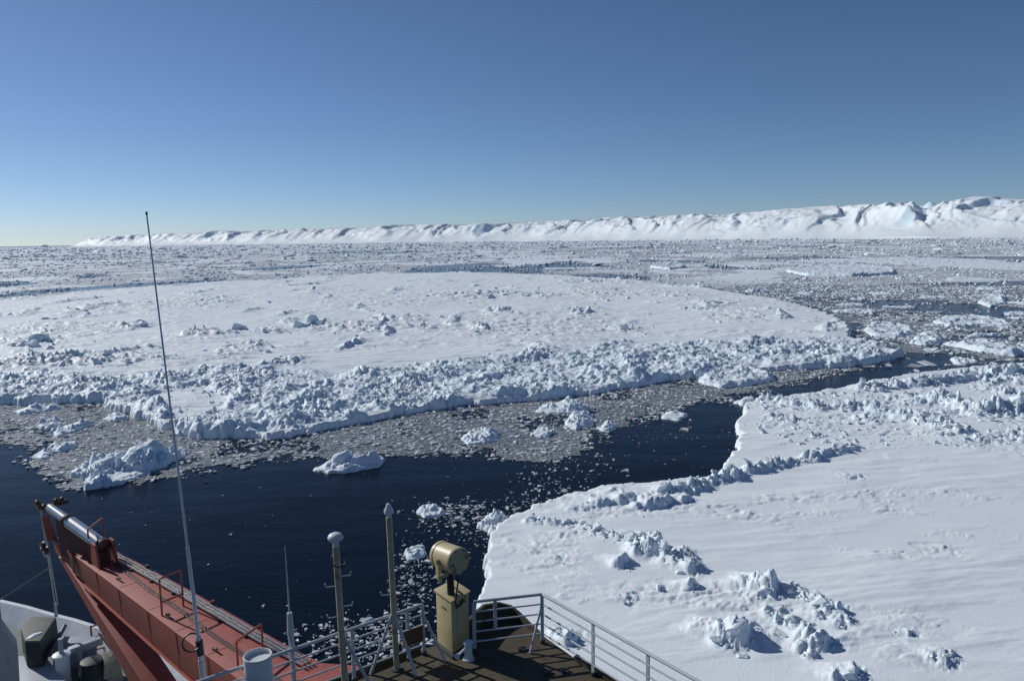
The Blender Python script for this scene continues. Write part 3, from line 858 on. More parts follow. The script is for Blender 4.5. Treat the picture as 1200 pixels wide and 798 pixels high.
NAMED = [
    ('lumpy white ice floe broken off the end of the rubble front', [(818, 446), (828, 437), (850, 434), (880, 434), (905, 438), (908, 444), (880, 450), (845, 453)], 521, dict(top=0.6, rub=1.1, rub_s=2.0, rim=0.4)),
    ('white snowy ice floe beyond the corner block of the long floe', [(1012, 386), (1020, 380), (1050, 379), (1070, 384), (1074, 391), (1050, 395), (1022, 393)], 522, dict(top=0.5, rub=0.9, rub_s=3.0, rim=0.3)),
    ('rough rubbly ice floe in dark brash water at right', [(1066, 401), (1078, 391), (1092, 388), (1106, 395), (1102, 402), (1085, 404)], 523, dict(top=0.6, rub=1.2, rub_s=3.0, rim=0.2)),
    ('flat long ice floe lying along the far dark lead at right', [(1093, 377), (1105, 371), (1140, 370), (1180, 376), (1190, 383), (1150, 382), (1110, 382)], 524, dict(top=0.6, rub=0.9, rub_s=3.0, rim=0.3)),
    ('smooth snow-topped ice floe nearest the rough corner of the near floe', [(1118, 404), (1140, 400), (1175, 403), (1200, 412), (1190, 416), (1150, 412)], 525, dict(top=0.8, rub=0.7, rim=0.3)),
    ('small pale ice floe by the dark lead under the far pack', [(1145, 354), (1160, 347), (1178, 348), (1180, 356), (1160, 359)], 526, dict(top=0.6, rub=1.0, rub_s=4.0, rim=0.3)),
    ('wide flat white ice floe in the pack below the ice cliffs', [(920, 318), (950, 312), (1000, 311), (1048, 315), (1050, 321), (1000, 324), (945, 323)], 527, dict(top=1.0, rub=0.8, rim=1.2, und=0.6)),
    ('low blue-shadowed hummocked ice floe behind the long floe', [(762, 313), (775, 308), (795, 308), (805, 313), (785, 317)], 528, dict(top=1.2, rub=2.0, rub_s=10, rim=0.4)),
    ('small ragged ice floe drifting at the tip of the near floe', [(860, 470), (872, 464), (884, 463), (886, 469), (872, 474)], 529, dict(top=0.4, rub=0.7, rub_s=1.2)),
    ('thin flat ice cake alone in the dark water beside the brash', [(774, 488), (780, 481), (795, 480), (806, 484), (798, 491)], 530, dict(top=0.35, rub=0.3, rub_s=1.2)),
    ('crumbly white ice cake nearest the left edge of the near floe', [(560, 613), (572, 602), (590, 600), (600, 606), (592, 618), (572, 622)], 531, dict(top=0.3, rub=0.8, rub_s=0.8, res=0.1)),
    ('crumbly white ice cake above the cone-tipped pole', [(490, 596), (497, 589), (512, 588), (523, 597), (514, 603), (498, 603)], 532, dict(top=0.25, rub=0.6, rub_s=0.8, res=0.1)),
    ('small white ice cake left of the searchlight', [(472, 645), (480, 639), (496, 639), (502, 644), (490, 650), (478, 650)], 533, dict(top=0.25, rub=0.5, rub_s=0.8, res=0.1)),
    ('lumpy ice cake in the brash above the open water', [(538, 513), (550, 504), (580, 501), (588, 509), (570, 517), (548, 518)], 534, dict(top=0.4, rub=0.9, rub_s=1.2, res=0.15)),
    ('larger of two pale ice cakes in the middle of the brash', [(660, 498), (668, 486), (685, 480), (697, 485), (694, 497), (676, 502)], 535, dict(top=0.5, rub=1.0, rub_s=1.2, res=0.15)),
    ('twin-humped pale ice cake close under the rubble front', [(625, 481), (640, 473), (665, 469), (690, 474), (686, 481), (655, 483)], 536, dict(top=0.5, rub=1.0, rub_s=1.2, res=0.15)),
    ('small pale ice cake at the right end of the brash humps', [(700, 500), (708, 494), (722, 494), (722, 501), (710, 504)], 537, dict(top=0.4, rub=0.6, rub_s=1.0, res=0.15)),
    ('pale ice cake at the lower edge of the brash', [(624, 508), (632, 500), (644, 498), (650, 505), (640, 511)], 538, dict(top=0.4, rub=0.7, rub_s=1.0, res=0.15)),
    ('long low ice cake behind the large bergy bit', [(58, 505), (80, 497), (105, 490), (110, 495), (90, 503), (68, 510)], 539, dict(top=0.45, rub=0.8, rub_s=1.4, res=0.18)),
    ('dark-flecked ice cake left of the large bergy bit', [(40, 498), (52, 491), (75, 490), (72, 498), (52, 502)], 540, dict(top=0.45, rub=0.8, rub_s=1.4, res=0.18)),
    ('pale ice cake between the bergy bit and the rubble front', [(120, 490), (132, 483), (148, 484), (150, 489), (135, 492)], 541, dict(top=0.4, rub=0.8, rub_s=1.2, res=0.18)),
    ('low ice cake under the left end of the rubble front', [(16, 480), (40, 476), (70, 471), (70, 477), (45, 481), (24, 484)], 542, dict(top=0.4, rub=0.8, rub_s=1.2, res=0.2)),
    ('ice cake in front of the large bergy bit at left', [(38, 533), (48, 526), (62, 527), (58, 534), (46, 537)], 543, dict(top=0.4, rub=0.5, rub_s=1.0, res=0.15)),
    ('pale ice cake just left of the tall whip antenna', [(55, 524), (72, 517), (92, 516), (88, 523), (68, 528)], 544, dict(top=0.4, rub=0.7, rub_s=1.1, res=0.15)),
]
for lab, pts, seed, kw in NAMED:
    px_floe('ice_floe' if 'cake' not in lab else 'ice_cake', lab, 'ice floe' if 'cake' not in lab else 'ice cake', pts, seed, **kw)

# look-alike floes among the broken ice on the right, and hummocks out in the pack
SMALL = []
r1 = np.random.default_rng(900)
for k in range(8):
    me, _ = floe_mesh(blob_poly((0, 0), 6.0, 4.2, 0, 910 + k), 920 + k * 11, top=0.4, rub=0.85, rub_s=3.4, res=0.26, rim=0.25)
    me.materials.append(M['snow']); SMALL.append(me)
placed = 0
taken = []
while placed < 34:
    x = r1.uniform(880, 1215); y = r1.uniform(338, 424)
    c = P(x, y, 0)
    if sdist(np.array([c[0]]), np.array([c[1]]), MID)[0] > -7 or sdist(np.array([c[0]]), np.array([c[1]]), RGT)[0] > -7: continue
    if 350 < y < 370 and x > 1000 and y > 350 + (x - 1000) * 0.03 and r1.uniform() < 0.7: continue
    s = r1.uniform(0.35, 1.1) * (0.8 + c[1] / 900)
    if any((c[0] - q[0]) ** 2 + ((c[1] - q[1]) * 0.8) ** 2 < (7.5 * (s + q[2])) ** 2 for q in taken): continue
    taken.append((c[0], c[1], s))
    o = put('ice_floe', SMALL[placed % 8], (c[0], c[1], -0.05), (s, s * r1.uniform(0.7, 1.2), s * r1.uniform(0.6, 1.0)), None, tilt=0.0, rng=r1)
    tag(o, 'small rubbly white ice floe ' + ('close off the tip of the long floe' if x < 1040 else 'at the far right beyond the dark lead' if y < 372 else 'at the far right before the dark lead'), 'ice floe', 'small floes in the broken ice at right'); placed += 1
for k in range(70):
    x = r1.uniform(-20, 1220); y = 291 - x * 0.0095 + abs(r1.normal(0, 14)) + 2
    far = np.interp(x, [0, 250, 540, 800, 1200], [346, 326, 314, 329, 340])
    if y > far: continue
    c = P(x, y, 0); D = c[1]; s = (0.0022 + 0.004 * r1.uniform() ** 2) * D
    o = put('ice_hummock', HEROS[k % len(HEROS)], (c[0], c[1], s * 0.12), (s * r1.uniform(1.2, 2.4), s * r1.uniform(0.8, 1.4), s * r1.uniform(0.35, 0.7)), None, tilt=0.1, rng=r1)
    tag(o, 'pale ice hummock in the far pack ' + ('left of the tall whip antenna' if x < 190 else 'behind the left half of the long floe' if x < 500 else 'behind the right half of the long floe' if x < 850 else 'below the highest ice cliffs at right'), 'ice hummock', 'hummocks in the far pack ice')

# ------------------------------------------------------------------ brash ice
BR_A = PX([(-80, 470), (0, 468), (115, 467), (185, 494), (260, 507), (320, 508), (420, 490), (540, 470), (660, 461), (780, 442), (870, 432), (1000, 425), (1042, 419), (1048, 424), (985, 438), (920, 452), (880, 462),
           (860, 470), (800, 478), (766, 489), (722, 505), (684, 533), (640, 543), (600, 539), (560, 536), (500, 534), (450, 539), (366, 536), (330, 540), (250, 553), (206, 560), (160, 572), (100, 575), (40, 566), (28, 548), (32, 530), (0, 520), (-80, 508)], 0.0)
BR_B = PX([(1042, 419), (1048, 412), (1035, 404), (998, 397), (985, 373), (960, 362), (900, 348), (830, 338), (900, 333), (1000, 334), (1230, 336), (1230, 420), (1165, 426), (1075, 430), (1000, 440)], 0.0)
LEADS = [PX(p, 0.0) for p in ([(990, 352), (1080, 352), (1205, 362), (1230, 376), (1150, 372), (1080, 366), (1010, 360)], [(870, 470), (920, 452), (985, 437), (1055, 420), (1060, 414), (1130, 415), (1150, 424), (1050, 440), (940, 458)],
                             [(983, 396), (990, 378), (1008, 380), (1000, 394)], [(1120, 388), (1160, 390), (1195, 398), (1150, 396)], [(900, 346), (1000, 350), (960, 354)])]


def sheet(name, poly, z, mat, res, seed, thr=-0.25, holes=(), warp=2.5):
    lo = poly.min(0); hi = poly.max(0)
    X, Y = np.meshgrid(np.arange(lo[0] - 3, hi[0] + 3, res), np.arange(lo[1] - 3, hi[1] + 3, res))
    sd = sdist(X, Y, poly) + warp * fbm(X / 7, Y / 7, seed, 4, 0.6) - 0.6
    for h in holes: sd = np.minimum(sd, -sdist(X, Y, h) + warp * 0.6 * fbm(X / 5, Y / 5, seed + 9, 3))
    hole = fbm(X / 9, Y / 14, seed + 20, 4, 0.6)
    keep = (sd > 0) & (hole > thr)
    Z = z + 0.03 * fbm(X / 2, Y / 2, seed + 3, 2)
    k2 = keep[:-1, :-1] & keep[1:, :-1] & keep[1:, 1:] & keep[:-1, 1:]
    kk = np.zeros_like(keep); kk[:-1, :-1] = k2
    # keep whole quads only, so the edge stays ragged
    n, m = X.shape; idx = np.arange(n * m).reshape(n, m)
    q = np.stack([idx[:-1, :-1], idx[:-1, 1:], idx[1:, 1:], idx[1:, :-1]], -1)[k2]
    used = np.zeros(n * m, bool); used[q.ravel()] = True; rm = np.cumsum(used) - 1
    me = np_mesh(name, np.stack([X.ravel(), Y.ravel(), Z.ravel()], -1)[used], rm[q])
    return tag(link(name, me, mat), kind='stuff')


tag(sheet('brash_slush', BR_A, 0.06, M['slush'], 0.5, 601, -0.45), 'grey slush between the brash pieces in front of the long floe', 'slush')
tag(sheet('brash_slush', BR_B, 0.06, M['slush_pale'], 1.2, 602, -0.35, LEADS), 'grey slush in the broken ice right of the long floe', 'slush')


def brash(poly, n, seed, smin, smax, holes=(), dens=None, tone_mu=0.57, bands=True):
    r = np.random.default_rng(seed); lo = poly.min(0); hi = poly.max(0)
    p = r.uniform(lo, hi, (n, 2)); s = smin + (smax - smin) * r.uniform(0, 1, n) ** 4.0
    sd = sdist(p[:, 0], p[:, 1], poly) + 2.5 * fbm(p[:, 0] / 7, p[:, 1] / 7, seed, 3)
    k = sd > -0.3
    for h in holes: k &= (sdist(p[:, 0], p[:, 1], h) + 5 * fbm(p[:, 0] / 12, p[:, 1] / 16, seed + 1, 3) < 0) | (r.uniform(0, 1, n) < 0.12)
    k &= (sdist(p[:, 0], p[:, 1], MID) < 0.2) & (sdist(p[:, 0], p[:, 1], RGT) < -0.3)
    band = fbm(p[:, 0] / 16 + p[:, 1] / 40, p[:, 1] / 9, seed + 3, 3)
    if dens is not None: k &= r.uniform(0, 1, n) < dens(p[:, 0], p[:, 1], sd, band)
    p = p[k]; s = s[k]; band = band[k]
    tone = np.clip(r.normal(tone_mu, 0.27, len(p)) + 0.25 * band + 0.3 * (s > smin + 0.4 * (smax - smin)), 0.05, 1)
    return p, s, tone


pA, sA, tA = brash(BR_A, 85000, 611, 0.06, 0.7, dens=lambda x, y, sd, b: np.clip(0.55 + 0.25 * sd + 0.5 * b, 0.05, 1))
pB, sB, tB = brash(BR_B, 60000, 612, 0.14, 1.2, LEADS, dens=lambda x, y, sd, b: np.clip(0.65 + 0.7 * b, 0.3, 1), tone_mu=0.86)
pC, sC, tC = brash(BR_B, 5200, 613, 0.7, 4.2, LEADS, dens=lambda x, y, sd, b: np.clip(0.3 + 1.1 * b, 0.02, 1), tone_mu=0.95)
pB = np.r_[pB, pC]; sB = np.r_[sB, sC]; tB = np.r_[tB, np.clip(tC, 0.6, 1)]
# loose pieces adrift in the open lead and along the ship's side
drift = []
r2 = np.random.default_rng(620)
for (px, py, sx, sy, n, s) in [(640, 565, 30, 14, 110, 0.22), (620, 590, 22, 8, 60, 0.22), (545, 600, 26, 8, 190, 0.22), (520, 612, 20, 9, 70, 0.16), (485, 665, 12, 22, 150, 0.16), (490, 700, 16, 18, 120, 0.16),
                               (540, 645, 10, 16, 40, 0.13), (440, 745, 45, 14, 260, 0.22), (470, 770, 40, 14, 150, 0.2), (560, 630, 10, 12, 40, 0.14), (690, 545, 30, 8, 60, 0.22), (770, 505, 30, 10, 40, 0.2), (240, 640, 120, 40, 26, 0.1),
                               (820, 500, 26, 22, 26, 0.15), (130, 610, 60, 20, 16, 0.08), (400, 570, 120, 20, 26, 0.12), (150, 470, 220, 20, 0, 0.2), (890, 470, 20, 3, 30, 0.3)]:
    for _ in range(int(n * 1.3)):
        s_ = s * 0.72
        c = P(px + r2.normal(0, sx), py + r2.normal(0, sy), 0)
        drift.append((c[0], c[1], s_ * math.exp(r2.normal(0, 0.6)), np.clip(r2.normal(0.72, 0.16), 0.2, 1)))
drift = np.array(drift)
kd = (sdist(drift[:, 0], drift[:, 1], RGT) < -0.3) & (sdist(drift[:, 0], drift[:, 1], MID) < -0.3)
drift = drift[kd]
pos = np.r_[np.c_[pA, np.zeros(len(pA))], np.c_[pB, np.zeros(len(pB))], np.c_[drift[:, :2], np.zeros(len(drift))]]
siz = np.r_[sA, sB, drift[:, 2]]; ton = np.r_[tA, tB, drift[:, 3]]
hgt = np.clip(siz * 0.16, 0.025, 0.16) * np.exp(RNG.normal(0, 0.35, len(siz)))
pos[:, 2] = hgt * 0.25 + 0.04
order = np.argsort(-siz / pos[:, 1])
TONE_ME = []
for k in range(12):
    v, f = PLATES[k]; t = [0.85, 0.7, 0.6][k % 3]
    me = np_mesh('brash_piece', v, f, {'tone': np.full(len(v), t)}, False); me.materials.append(M['brash']); TONE_ME.append(me)
inA = sdist(pos[:, 0], pos[:, 1], BR_A); inB = sdist(pos[:, 0], pos[:, 1], BR_B)
for k, i in enumerate(order[:300]):
    o = put('brash_piece', TONE_ME[k % 12], pos[i], (siz[i], siz[i] * RNG.uniform(0.8, 1), hgt[i]), None, tilt=0.08)
    if inA[i] > -2: tag(o, 'loose plate of ice in the grey brash ' + ('round the large bergy bit' if pos[i][0] < -42 else 'between the two bergy bits' if pos[i][0] < -20 else 'right of the small bergy bit' if pos[i][0] < 14 else 'at the head of the dark lead'), 'brash ice', 'brash plates before the rubble front')
    elif inB[i] > -2: tag(o, 'loose plate of ice in the broken ice right of the long floe', 'brash ice', 'brash plates at right')
    else: tag(o, 'small loose piece of ice drifting in the dark water ' + ('behind the long railing' if pos[i][1] < 66 else 'beyond the searchlight' if pos[i][1] < 80 else 'below the grey brash'), 'brash ice', 'loose pieces in the open water')
rest = order[300:]
o = link('brash_ice', scatter_mesh('brash_ice', pos[rest], siz[rest], hgt[rest], PLATES, 0.13, ton[rest]), M['brash'])
tag(o, 'dense grey brash ice floating between the floes', 'brash ice', kind='stuff')

# low white rubble heaped here and there in the broken ice
r4 = np.random.default_rng(655); lo = BR_B.min(0); hi = BR_B.max(0)
q = r4.uniform(lo, hi, (26000, 2)); wn_ = fbm(q[:, 0] / 11, q[:, 1] / 20, 657, 3) + 0.5 * fbm(q[:, 0] / 40, q[:, 1] / 60, 659, 2)
k = (sdist(q[:, 0], q[:, 1], BR_B) > -4) & (wn_ > 0.12 - 0.55 * sstep(230, 400, q[:, 1])) & (sdist(q[:, 0], q[:, 1], MID) < -1) & (sdist(q[:, 0], q[:, 1], RGT) < -1)
for h_ in LEADS[:3]: k &= sdist(q[:, 0], q[:, 1], h_) < 0.5
q = q[k]; sq = 0.25 + 0.9 * r4.uniform(0, 1, len(q)) ** 3
o = link('broken_ice', scatter_mesh('broken_ice', np.c_[q, sq * 0.12], sq, sq * r4.uniform(0.25, 0.6, len(q)), FAR_A, 0.25), M['block'])
tag(o, 'heaps of broken white ice in the water right of the long floe', 'broken ice', kind='stuff')

# ------------------------------------------------------------------ far pack ice
X, Y = lod(-0.86, 0.95, 0.0032, 215, 15000, 0.0105)
sdm = sdist(X, Y, MID)
sdb = sdist(X, Y, BR_B)
cell = np.clip(Y / 400.0, 1, 8)                               # floes read at every range
w1, e1 = worley((X + 14 * fbm(X / 30, Y / 30, 701, 3)) / 55, (Y + 14 * fbm(X / 30, Y / 30, 702, 3)) / 75, 703)
w2, e2 = worley(X / 160 + 3, Y / 260, 705)
is_floe = ((w1 + 0.25 * fbm(X / 120, Y / 160, 707, 3)) > 0.72) & (e1 > 0.07) | ((w2 > 0.86) & (e2 > 0.05))
rr = rubble(X, Y, 9.0, 711)
lead = fbm(X / 260, Y / 520, 715, 4)
lead_m = sstep(0.50, 0.62, lead)
h = np.where(is_floe, 0.55 + 0.9 * np.clip(rr, 0, 1) * sstep(0.16, 0.0, e1) + 0.25 * rr, 0.05 + 0.25 * np.clip(rr - 0.55, 0, 1))
slush = np.where(is_floe, 0.0, np.clip(1.0 - 0.9 * sstep(0.5, 0.75, rr), 0, 1))
gap_m = sstep(-30 - 0.12 * Y, -6, sdm + 0.05 * Y * fbm(X / 90, Y / 140, 717, 3)) * (sdm < 0)
slush = np.maximum(slush, 0.95 * gap_m); h = h * (1 - gap_m) + 0.05 * gap_m
h = np.where((gap_m > 0.5) & (fbm(X / 70, Y / 200, 719, 3) > 0.12), -1.0, h)
h = h - lead_m * 2.0
lead_pk = PX([(480, 314.5), (520, 311.5), (565, 308.5), (592, 309.5), (560, 312), (520, 315)], 0)
h = np.where(sdist(X, Y, lead_pk) > 0, -1, h)
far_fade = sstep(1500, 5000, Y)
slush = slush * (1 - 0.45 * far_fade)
h = np.where(sdm > -1.5, -1.0, h); h = np.where(sdb > 0, -1.0, h)
front = np.interp(X / Y, [-0.9, -0.45, 0.2, 0.3, 0.7, 1.0], [330, 330, 330, 400, 430, 430])
h = np.where(Y < front, -1.0, h)
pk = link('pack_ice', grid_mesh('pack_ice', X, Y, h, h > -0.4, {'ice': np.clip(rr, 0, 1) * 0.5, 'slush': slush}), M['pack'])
tag(pk, 'broken pack ice stretching away to the ice cliffs and horizon', 'pack ice', kind='stuff')

r3 = np.random.default_rng(731)
nb = 52000
bx = r3.uniform(-30, 1230, nb); hor = 288.7 - bx * 0.0157
by = hor + 1.2 + 75 * r3.uniform(0, 1, nb) ** 1.35
Pd = np.array([P(a, bq, 0) for a, bq in zip(bx, by)])
fl = fbm(Pd[:, 0] / 60, Pd[:, 1] / 140, 741, 3)
pxs = (0.6 + 3.0 * r3.uniform(0, 1, nb) ** 3.2)
sz = np.clip(pxs * Pd[:, 1] / 900.0, 0.3, 12.0)
k = (Pd[:, 1] < 14500) & (sdist(Pd[:, 0], Pd[:, 1], MID) < -2) & (r3.uniform(0, 1, nb) < np.clip(0.6 + 1.1 * fl, 0.05, 1))
k &= (sdist(Pd[:, 0], Pd[:, 1], BR_B) < 0) | (r3.uniform(0, 1, nb) < 0.5)
k &= sdist(Pd[:, 0], Pd[:, 1], RGT) < -2
for Lp in LEADS + [lead_pk]: k &= (sdist(Pd[:, 0], Pd[:, 1], Lp) < 0)
Pd = Pd[k]; sz = sz[k]
Pd[:, 2] = sz * 0.1
o = link('pack_ice_rubble', scatter_mesh('pack_ice_rubble', Pd, sz, sz * r3.uniform(0.45, 1.05, len(sz)), FAR_A, 0.25), M['block'])
tag(o, 'rubble blocks strewn over the far pack ice', 'ice rubble', kind='stuff')

# ------------------------------------------------------------------ the ice cliffs
COAST = np.array([(3300, -250), (1880, 2800), (950, 4750), (0, 6800), (-3300, 9900), (-7600, 13000)], float)
u = np.arange(-0.59, 0.78, 0.0016)
cs = np.zeros((len(u), 2)); ss = np.zeros(len(u))
seg = np.r_[0, np.cumsum(np.hypot(*np.diff(COAST, axis=0).T))]
for i, uu in enumerate(u):
    for j in range(len(COAST) - 1):
        a = COAST[j]; d = COAST[j + 1] - a
        den = d[0] - uu * d[1]
        if abs(den) < 1e-9: continue
        t = (uu * a[1] - a[0]) / den
        if 0 <= t <= 1 and (a + d * t)[1] > 0:
            cs[i] = a + d * t; ss[i] = seg[j] + t * (seg[j + 1] - seg[j])
ok = cs[:, 1] > 0; cs = cs[ok]; ss = ss[ok]
tm = np.r_[np.linspace(-30, 600, 90), np.linspace(600, 2600, 50)[1:]]
T, S = np.meshgrid(tm, ss); inl = np.array([0.80, 0.60])
X = cs[:, 0][:, None] + inl[0] * T; Y = cs[:, 1][:, None] + inl[1] * T
wv = 90 * fbm(S / 700, T / 500, 801, 3)
Tw = T + wv * 0.6
Hc = 133 + 16 * fbm(S / 900, S * 0 + 3.3, 803, 3) + 0.0035 * np.clip(S - 3000, 0, 9000)
rise = sstep(-20, 420, Tw) ** 0.85
Z = Hc * rise + 0.022 * np.clip(Tw - 380, 0, None)
# wind scarps: gentle backs, abrupt faces turned toward the viewer
face = np.zeros_like(Z)
for (per, lean, amp, sd_) in ((820, 0.4, 58, 811), (360, 0.9, 32, 821), (170, 0.4, 17, 831), (75, 0.7, 7, 836)):
    a = S / per - lean * T / per + 0.9 * fbm(S / per / 1.7, T / per / 1.2, sd_, 3)
    fr = a - np.floor(a)
    fw = 0.06 + 0.1 * np.clip(fbm(S / per, T / per, sd_ + 4, 2) + 0.3, 0, 1)
    prof = np.where(fr < fw, fr / fw, (1 - fr) / (1 - fw))
    cellr = _perm[np.floor(a).astype(np.int64) & 4095] / 4096.0
    env = sstep(60, 300, Tw) * sstep(1100, 420, Tw) * (0.1 + 1.1 * cellr)
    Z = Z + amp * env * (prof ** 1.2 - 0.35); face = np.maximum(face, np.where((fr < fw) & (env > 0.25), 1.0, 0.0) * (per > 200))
    
Z = Z + (5 * fbm(S / 90, T / 60, 841, 4) + 16 * (0.5 - np.abs(fbm(S / 240 + T / 300, T / 130, 843, 3))) * sstep(120, 350, Tw)) * rise + 12 * fbm(S / 300, T / 160, 845, 3) * rise * sstep(150, 400, Tw)
cap = Hc * 1.06 + 8 * fbm(S / 400, T / 300, 847, 2) + 0.02 * T
Z = np.where(Z > cap, cap + 16 * np.tanh((Z - cap) / 30), Z)
fade = sstep(seg[-1] - 30, seg[-1] - 2600, S)
Z = Z * (0.75 + 0.25 * fade) * sstep(seg[-1], seg[-1] - 500, S)
Z = np.where(T < -10, -3, Z)
sh = link('ice_shelf', grid_mesh('ice_shelf', X, Y, Z, np.ones_like(Z, bool), {'ice': np.clip(0.9 * face + 0.35 * fbm(S / 120, T / 70, 851, 3), 0, 1)}), M['shelf'])  # blue shade of the scarp faces is put into the ice tint
tag(sh, kind='structure')

c = P(62, 288.4, 0); c = np.array([-0.601 * 14200, 14200, 0])
ib = put('iceberg', HEROS[3], (c[0], c[1], 8), (85, 60, 62), None, tilt=0.0)
tag(ib, 'distant dark blue iceberg on the horizon left of the ice cliffs', 'iceberg')


# ------------------------------------------------------------------ the ship
ZD = 19.8                                        # wheelhouse roof
ZF = 10.35                                        # foredeck
BOW = np.array([-0.6157, 0.788, 0.0]); STB = np.array([0.788, 0.6157, 0.0]); UP = np.array([0, 0, 1.0])


def V3(p): return Vector((float(p[0]), float(p[1]), float(p[2])))


def ray_plane(px, py, p0, n):
    d = c_f * FPX + c_r * (px - CXP) - c_u * (py - CYP); o = np.array([0, 0, CAM_H])
    t = np.dot(np.asarray(p0) - o, n) / np.dot(d, n)
    return o + d * t


RT = ZD + 1.05
rl0, rl1 = P(243, 795, RT), P(495, 708, RT)
rl_dir = (rl1 - rl0) / np.linalg.norm(rl1 - rl0); rl_back = rl0 - rl_dir * 2.5
rf0, rf1 = P(555, 705, RT), P(635, 696, RT)
rr1 = P(820, 799, RT); rr_dir = (rr1 - rf1) / np.linalg.norm(rr1 - rf1); rr_end = rf1 + rr_dir * 7.0

ship = empty('ship', (-6, 14, 0), 'icebreaker whose brown wheelhouse roof and foredeck fill the lower left corner', 'ship')
out_l = -np.cross(rl_dir, UP); out_l = out_l if out_l @ BOW > 0 else -out_l
out_r = np.cross(rr_dir, UP); out_r = out_r if out_r @ STB > 0 else -out_r
flat = lambda p, z: np.array([p[0], p[1], z])
lip_px = [(548, 748), (556, 738), (567, 729), (585, 723), (600, 723), (610, 727), (624, 736), (637, 745)]
lip = [P(x, y, ZD) for x, y in lip_px]
deck_poly = [flat(rl_back + out_l * 0.22, 0), flat(rl1 + out_l * 0.22, 0)] + [flat(p, 0) for p in lip] + [flat(rf1 + out_r * 0.12 + rr_dir * 0.9, 0), flat(rr_end + out_r * 0.12, 0), flat(rr_end - STB * 9, 0)]
B().prism(deck_poly, ZD - 0.25, ZD).build('wheelhouse_roof', M['deck'], ship, smooth=False)
inner = [p * 1.0 for p in deck_poly]
cen = np.mean(inner, 0)
B().prism([cen + (p - cen) * 0.93 for p in inner], ZF, ZD - 0.26).build('wheelhouse', M['white'], ship, smooth=False)
# raised rounded coaming in front of the rail
cb = B(); hts = [0.42, 0.42, 0.42, 0.36, 0.28, 0.2, 0.1, 0.05]
ins = [flat(P(x, y, ZD), 0) for x, y in lip_px]
for i in range(len(lip) - 1):
    a, b2 = lip[i], lip[i + 1]; t = np.array([b2[1] - a[1], -(b2[0] - a[0]), 0]); t = t / np.linalg.norm(t)
    t = t if t @ (a - cen * [1, 1, 0]) < 0 else -t
    w = t * 0.07
    cb.hexa([flat(a, ZD), flat(b2, ZD), flat(b2 + w, ZD), flat(a + w, ZD)], [flat(a, ZD + hts[i]), flat(b2, ZD + hts[i + 1]), flat(b2 + w, ZD + hts[i + 1]), flat(a + w, ZD + hts[i])])
cb.build('coaming', M['coaming'], ship, smooth=False)
for name_, a, b2, o_ in (('deck_edge', rl_back, rl1, out_l), ('deck_edge', rf1 + rr_dir * 0.9, rr_end, out_r)):
    eb = B(); off = 0.15 if o_ is out_l else 0.05
    p0, p1 = flat(a + o_ * off, 0), flat(b2 + o_ * off, 0); w = o_ * 0.07
    eb.prism([p0, p1, p1 + w, p0 + w], ZD - 0.3, ZD + 0.10).build(name_, M['coaming'], ship, smooth=False)
for (dx, dy) in ((563, 772), (640, 790), (610, 762), (660, 788)):
    q = P(dx, dy, ZD); lb = B(); lb.tube(q, q + UP * 0.06, 0.05); lb.tube(q + UP * 0.04, q + UP * 0.04 + STB * 0.13, 0.025); lb.build('deck_eye', M['darkgrey'], ship)

for f_ in (0.35, 0.55, 0.75, 0.95):
    p0 = flat(rl_back + (rl1 - rl_back) * f_ - out_l * 0.15, 0); p1 = p0 - BOW * 5.0; w = STB * 0.03
    B().prism([p0, p1, p1 + w, p0 + w], ZD - 0.01, ZD + 0.007).build('deck_seam', M['coaming'], ship, smooth=False)
# foredeck, bulwark and hull
bul_px = [(-90, 683), (-40, 694), (0, 705), (30, 712), (57, 720), (85, 727), (113, 736)]
bul = [P(x, y, 10.95) for x, y in bul_px]
aft = [np.array([-15.2, 31.0, 10.95]), np.array([-10.95, 27.8, 10.95]), np.array([-6.5, 22.3, 10.95]), np.array([1.0, 13.0, 10.95])]
side = bul + aft
inw = [np.array([p[0], p[1], 0]) + np.array([-0.25, -1.0, 0]) * 0.75 for p in side]
B().prism([flat(p, 0) for p in inw] + [np.array([-14, 2, 0]), np.array([-34, 24, 0]), np.array([-40, 34, 0])], ZF - 0.3, ZF).build('foredeck', M['foredeck'], ship, smooth=False)
for i in range(len(side) - 1):
    a, b2 = side[i], side[i + 1]; ia, ib2 = inw[i], inw[i + 1]; e = np.array([0.1, 0.5, 0]) * 0.5
    B().hexa([flat(ia, ZF - 0.3), flat(ib2, ZF - 0.3), flat(ib2 + e, ZF - 0.3), flat(ia + e, ZF - 0.3)], [flat(a, 10.95), flat(b2, 10.95), flat(b2 + e * 0.8, 10.95), flat(a + e * 0.8, 10.95)]).build('bulwark_plate', M['white'], ship, smooth=False)
B().prism([flat(p, 0) for p in inw] + [np.array([-14, 2, 0]), np.array([-34, 24, 0]), np.array([-40, 34, 0])], -1.5, ZF - 0.31).build('hull', M['hull'], ship, smooth=False)


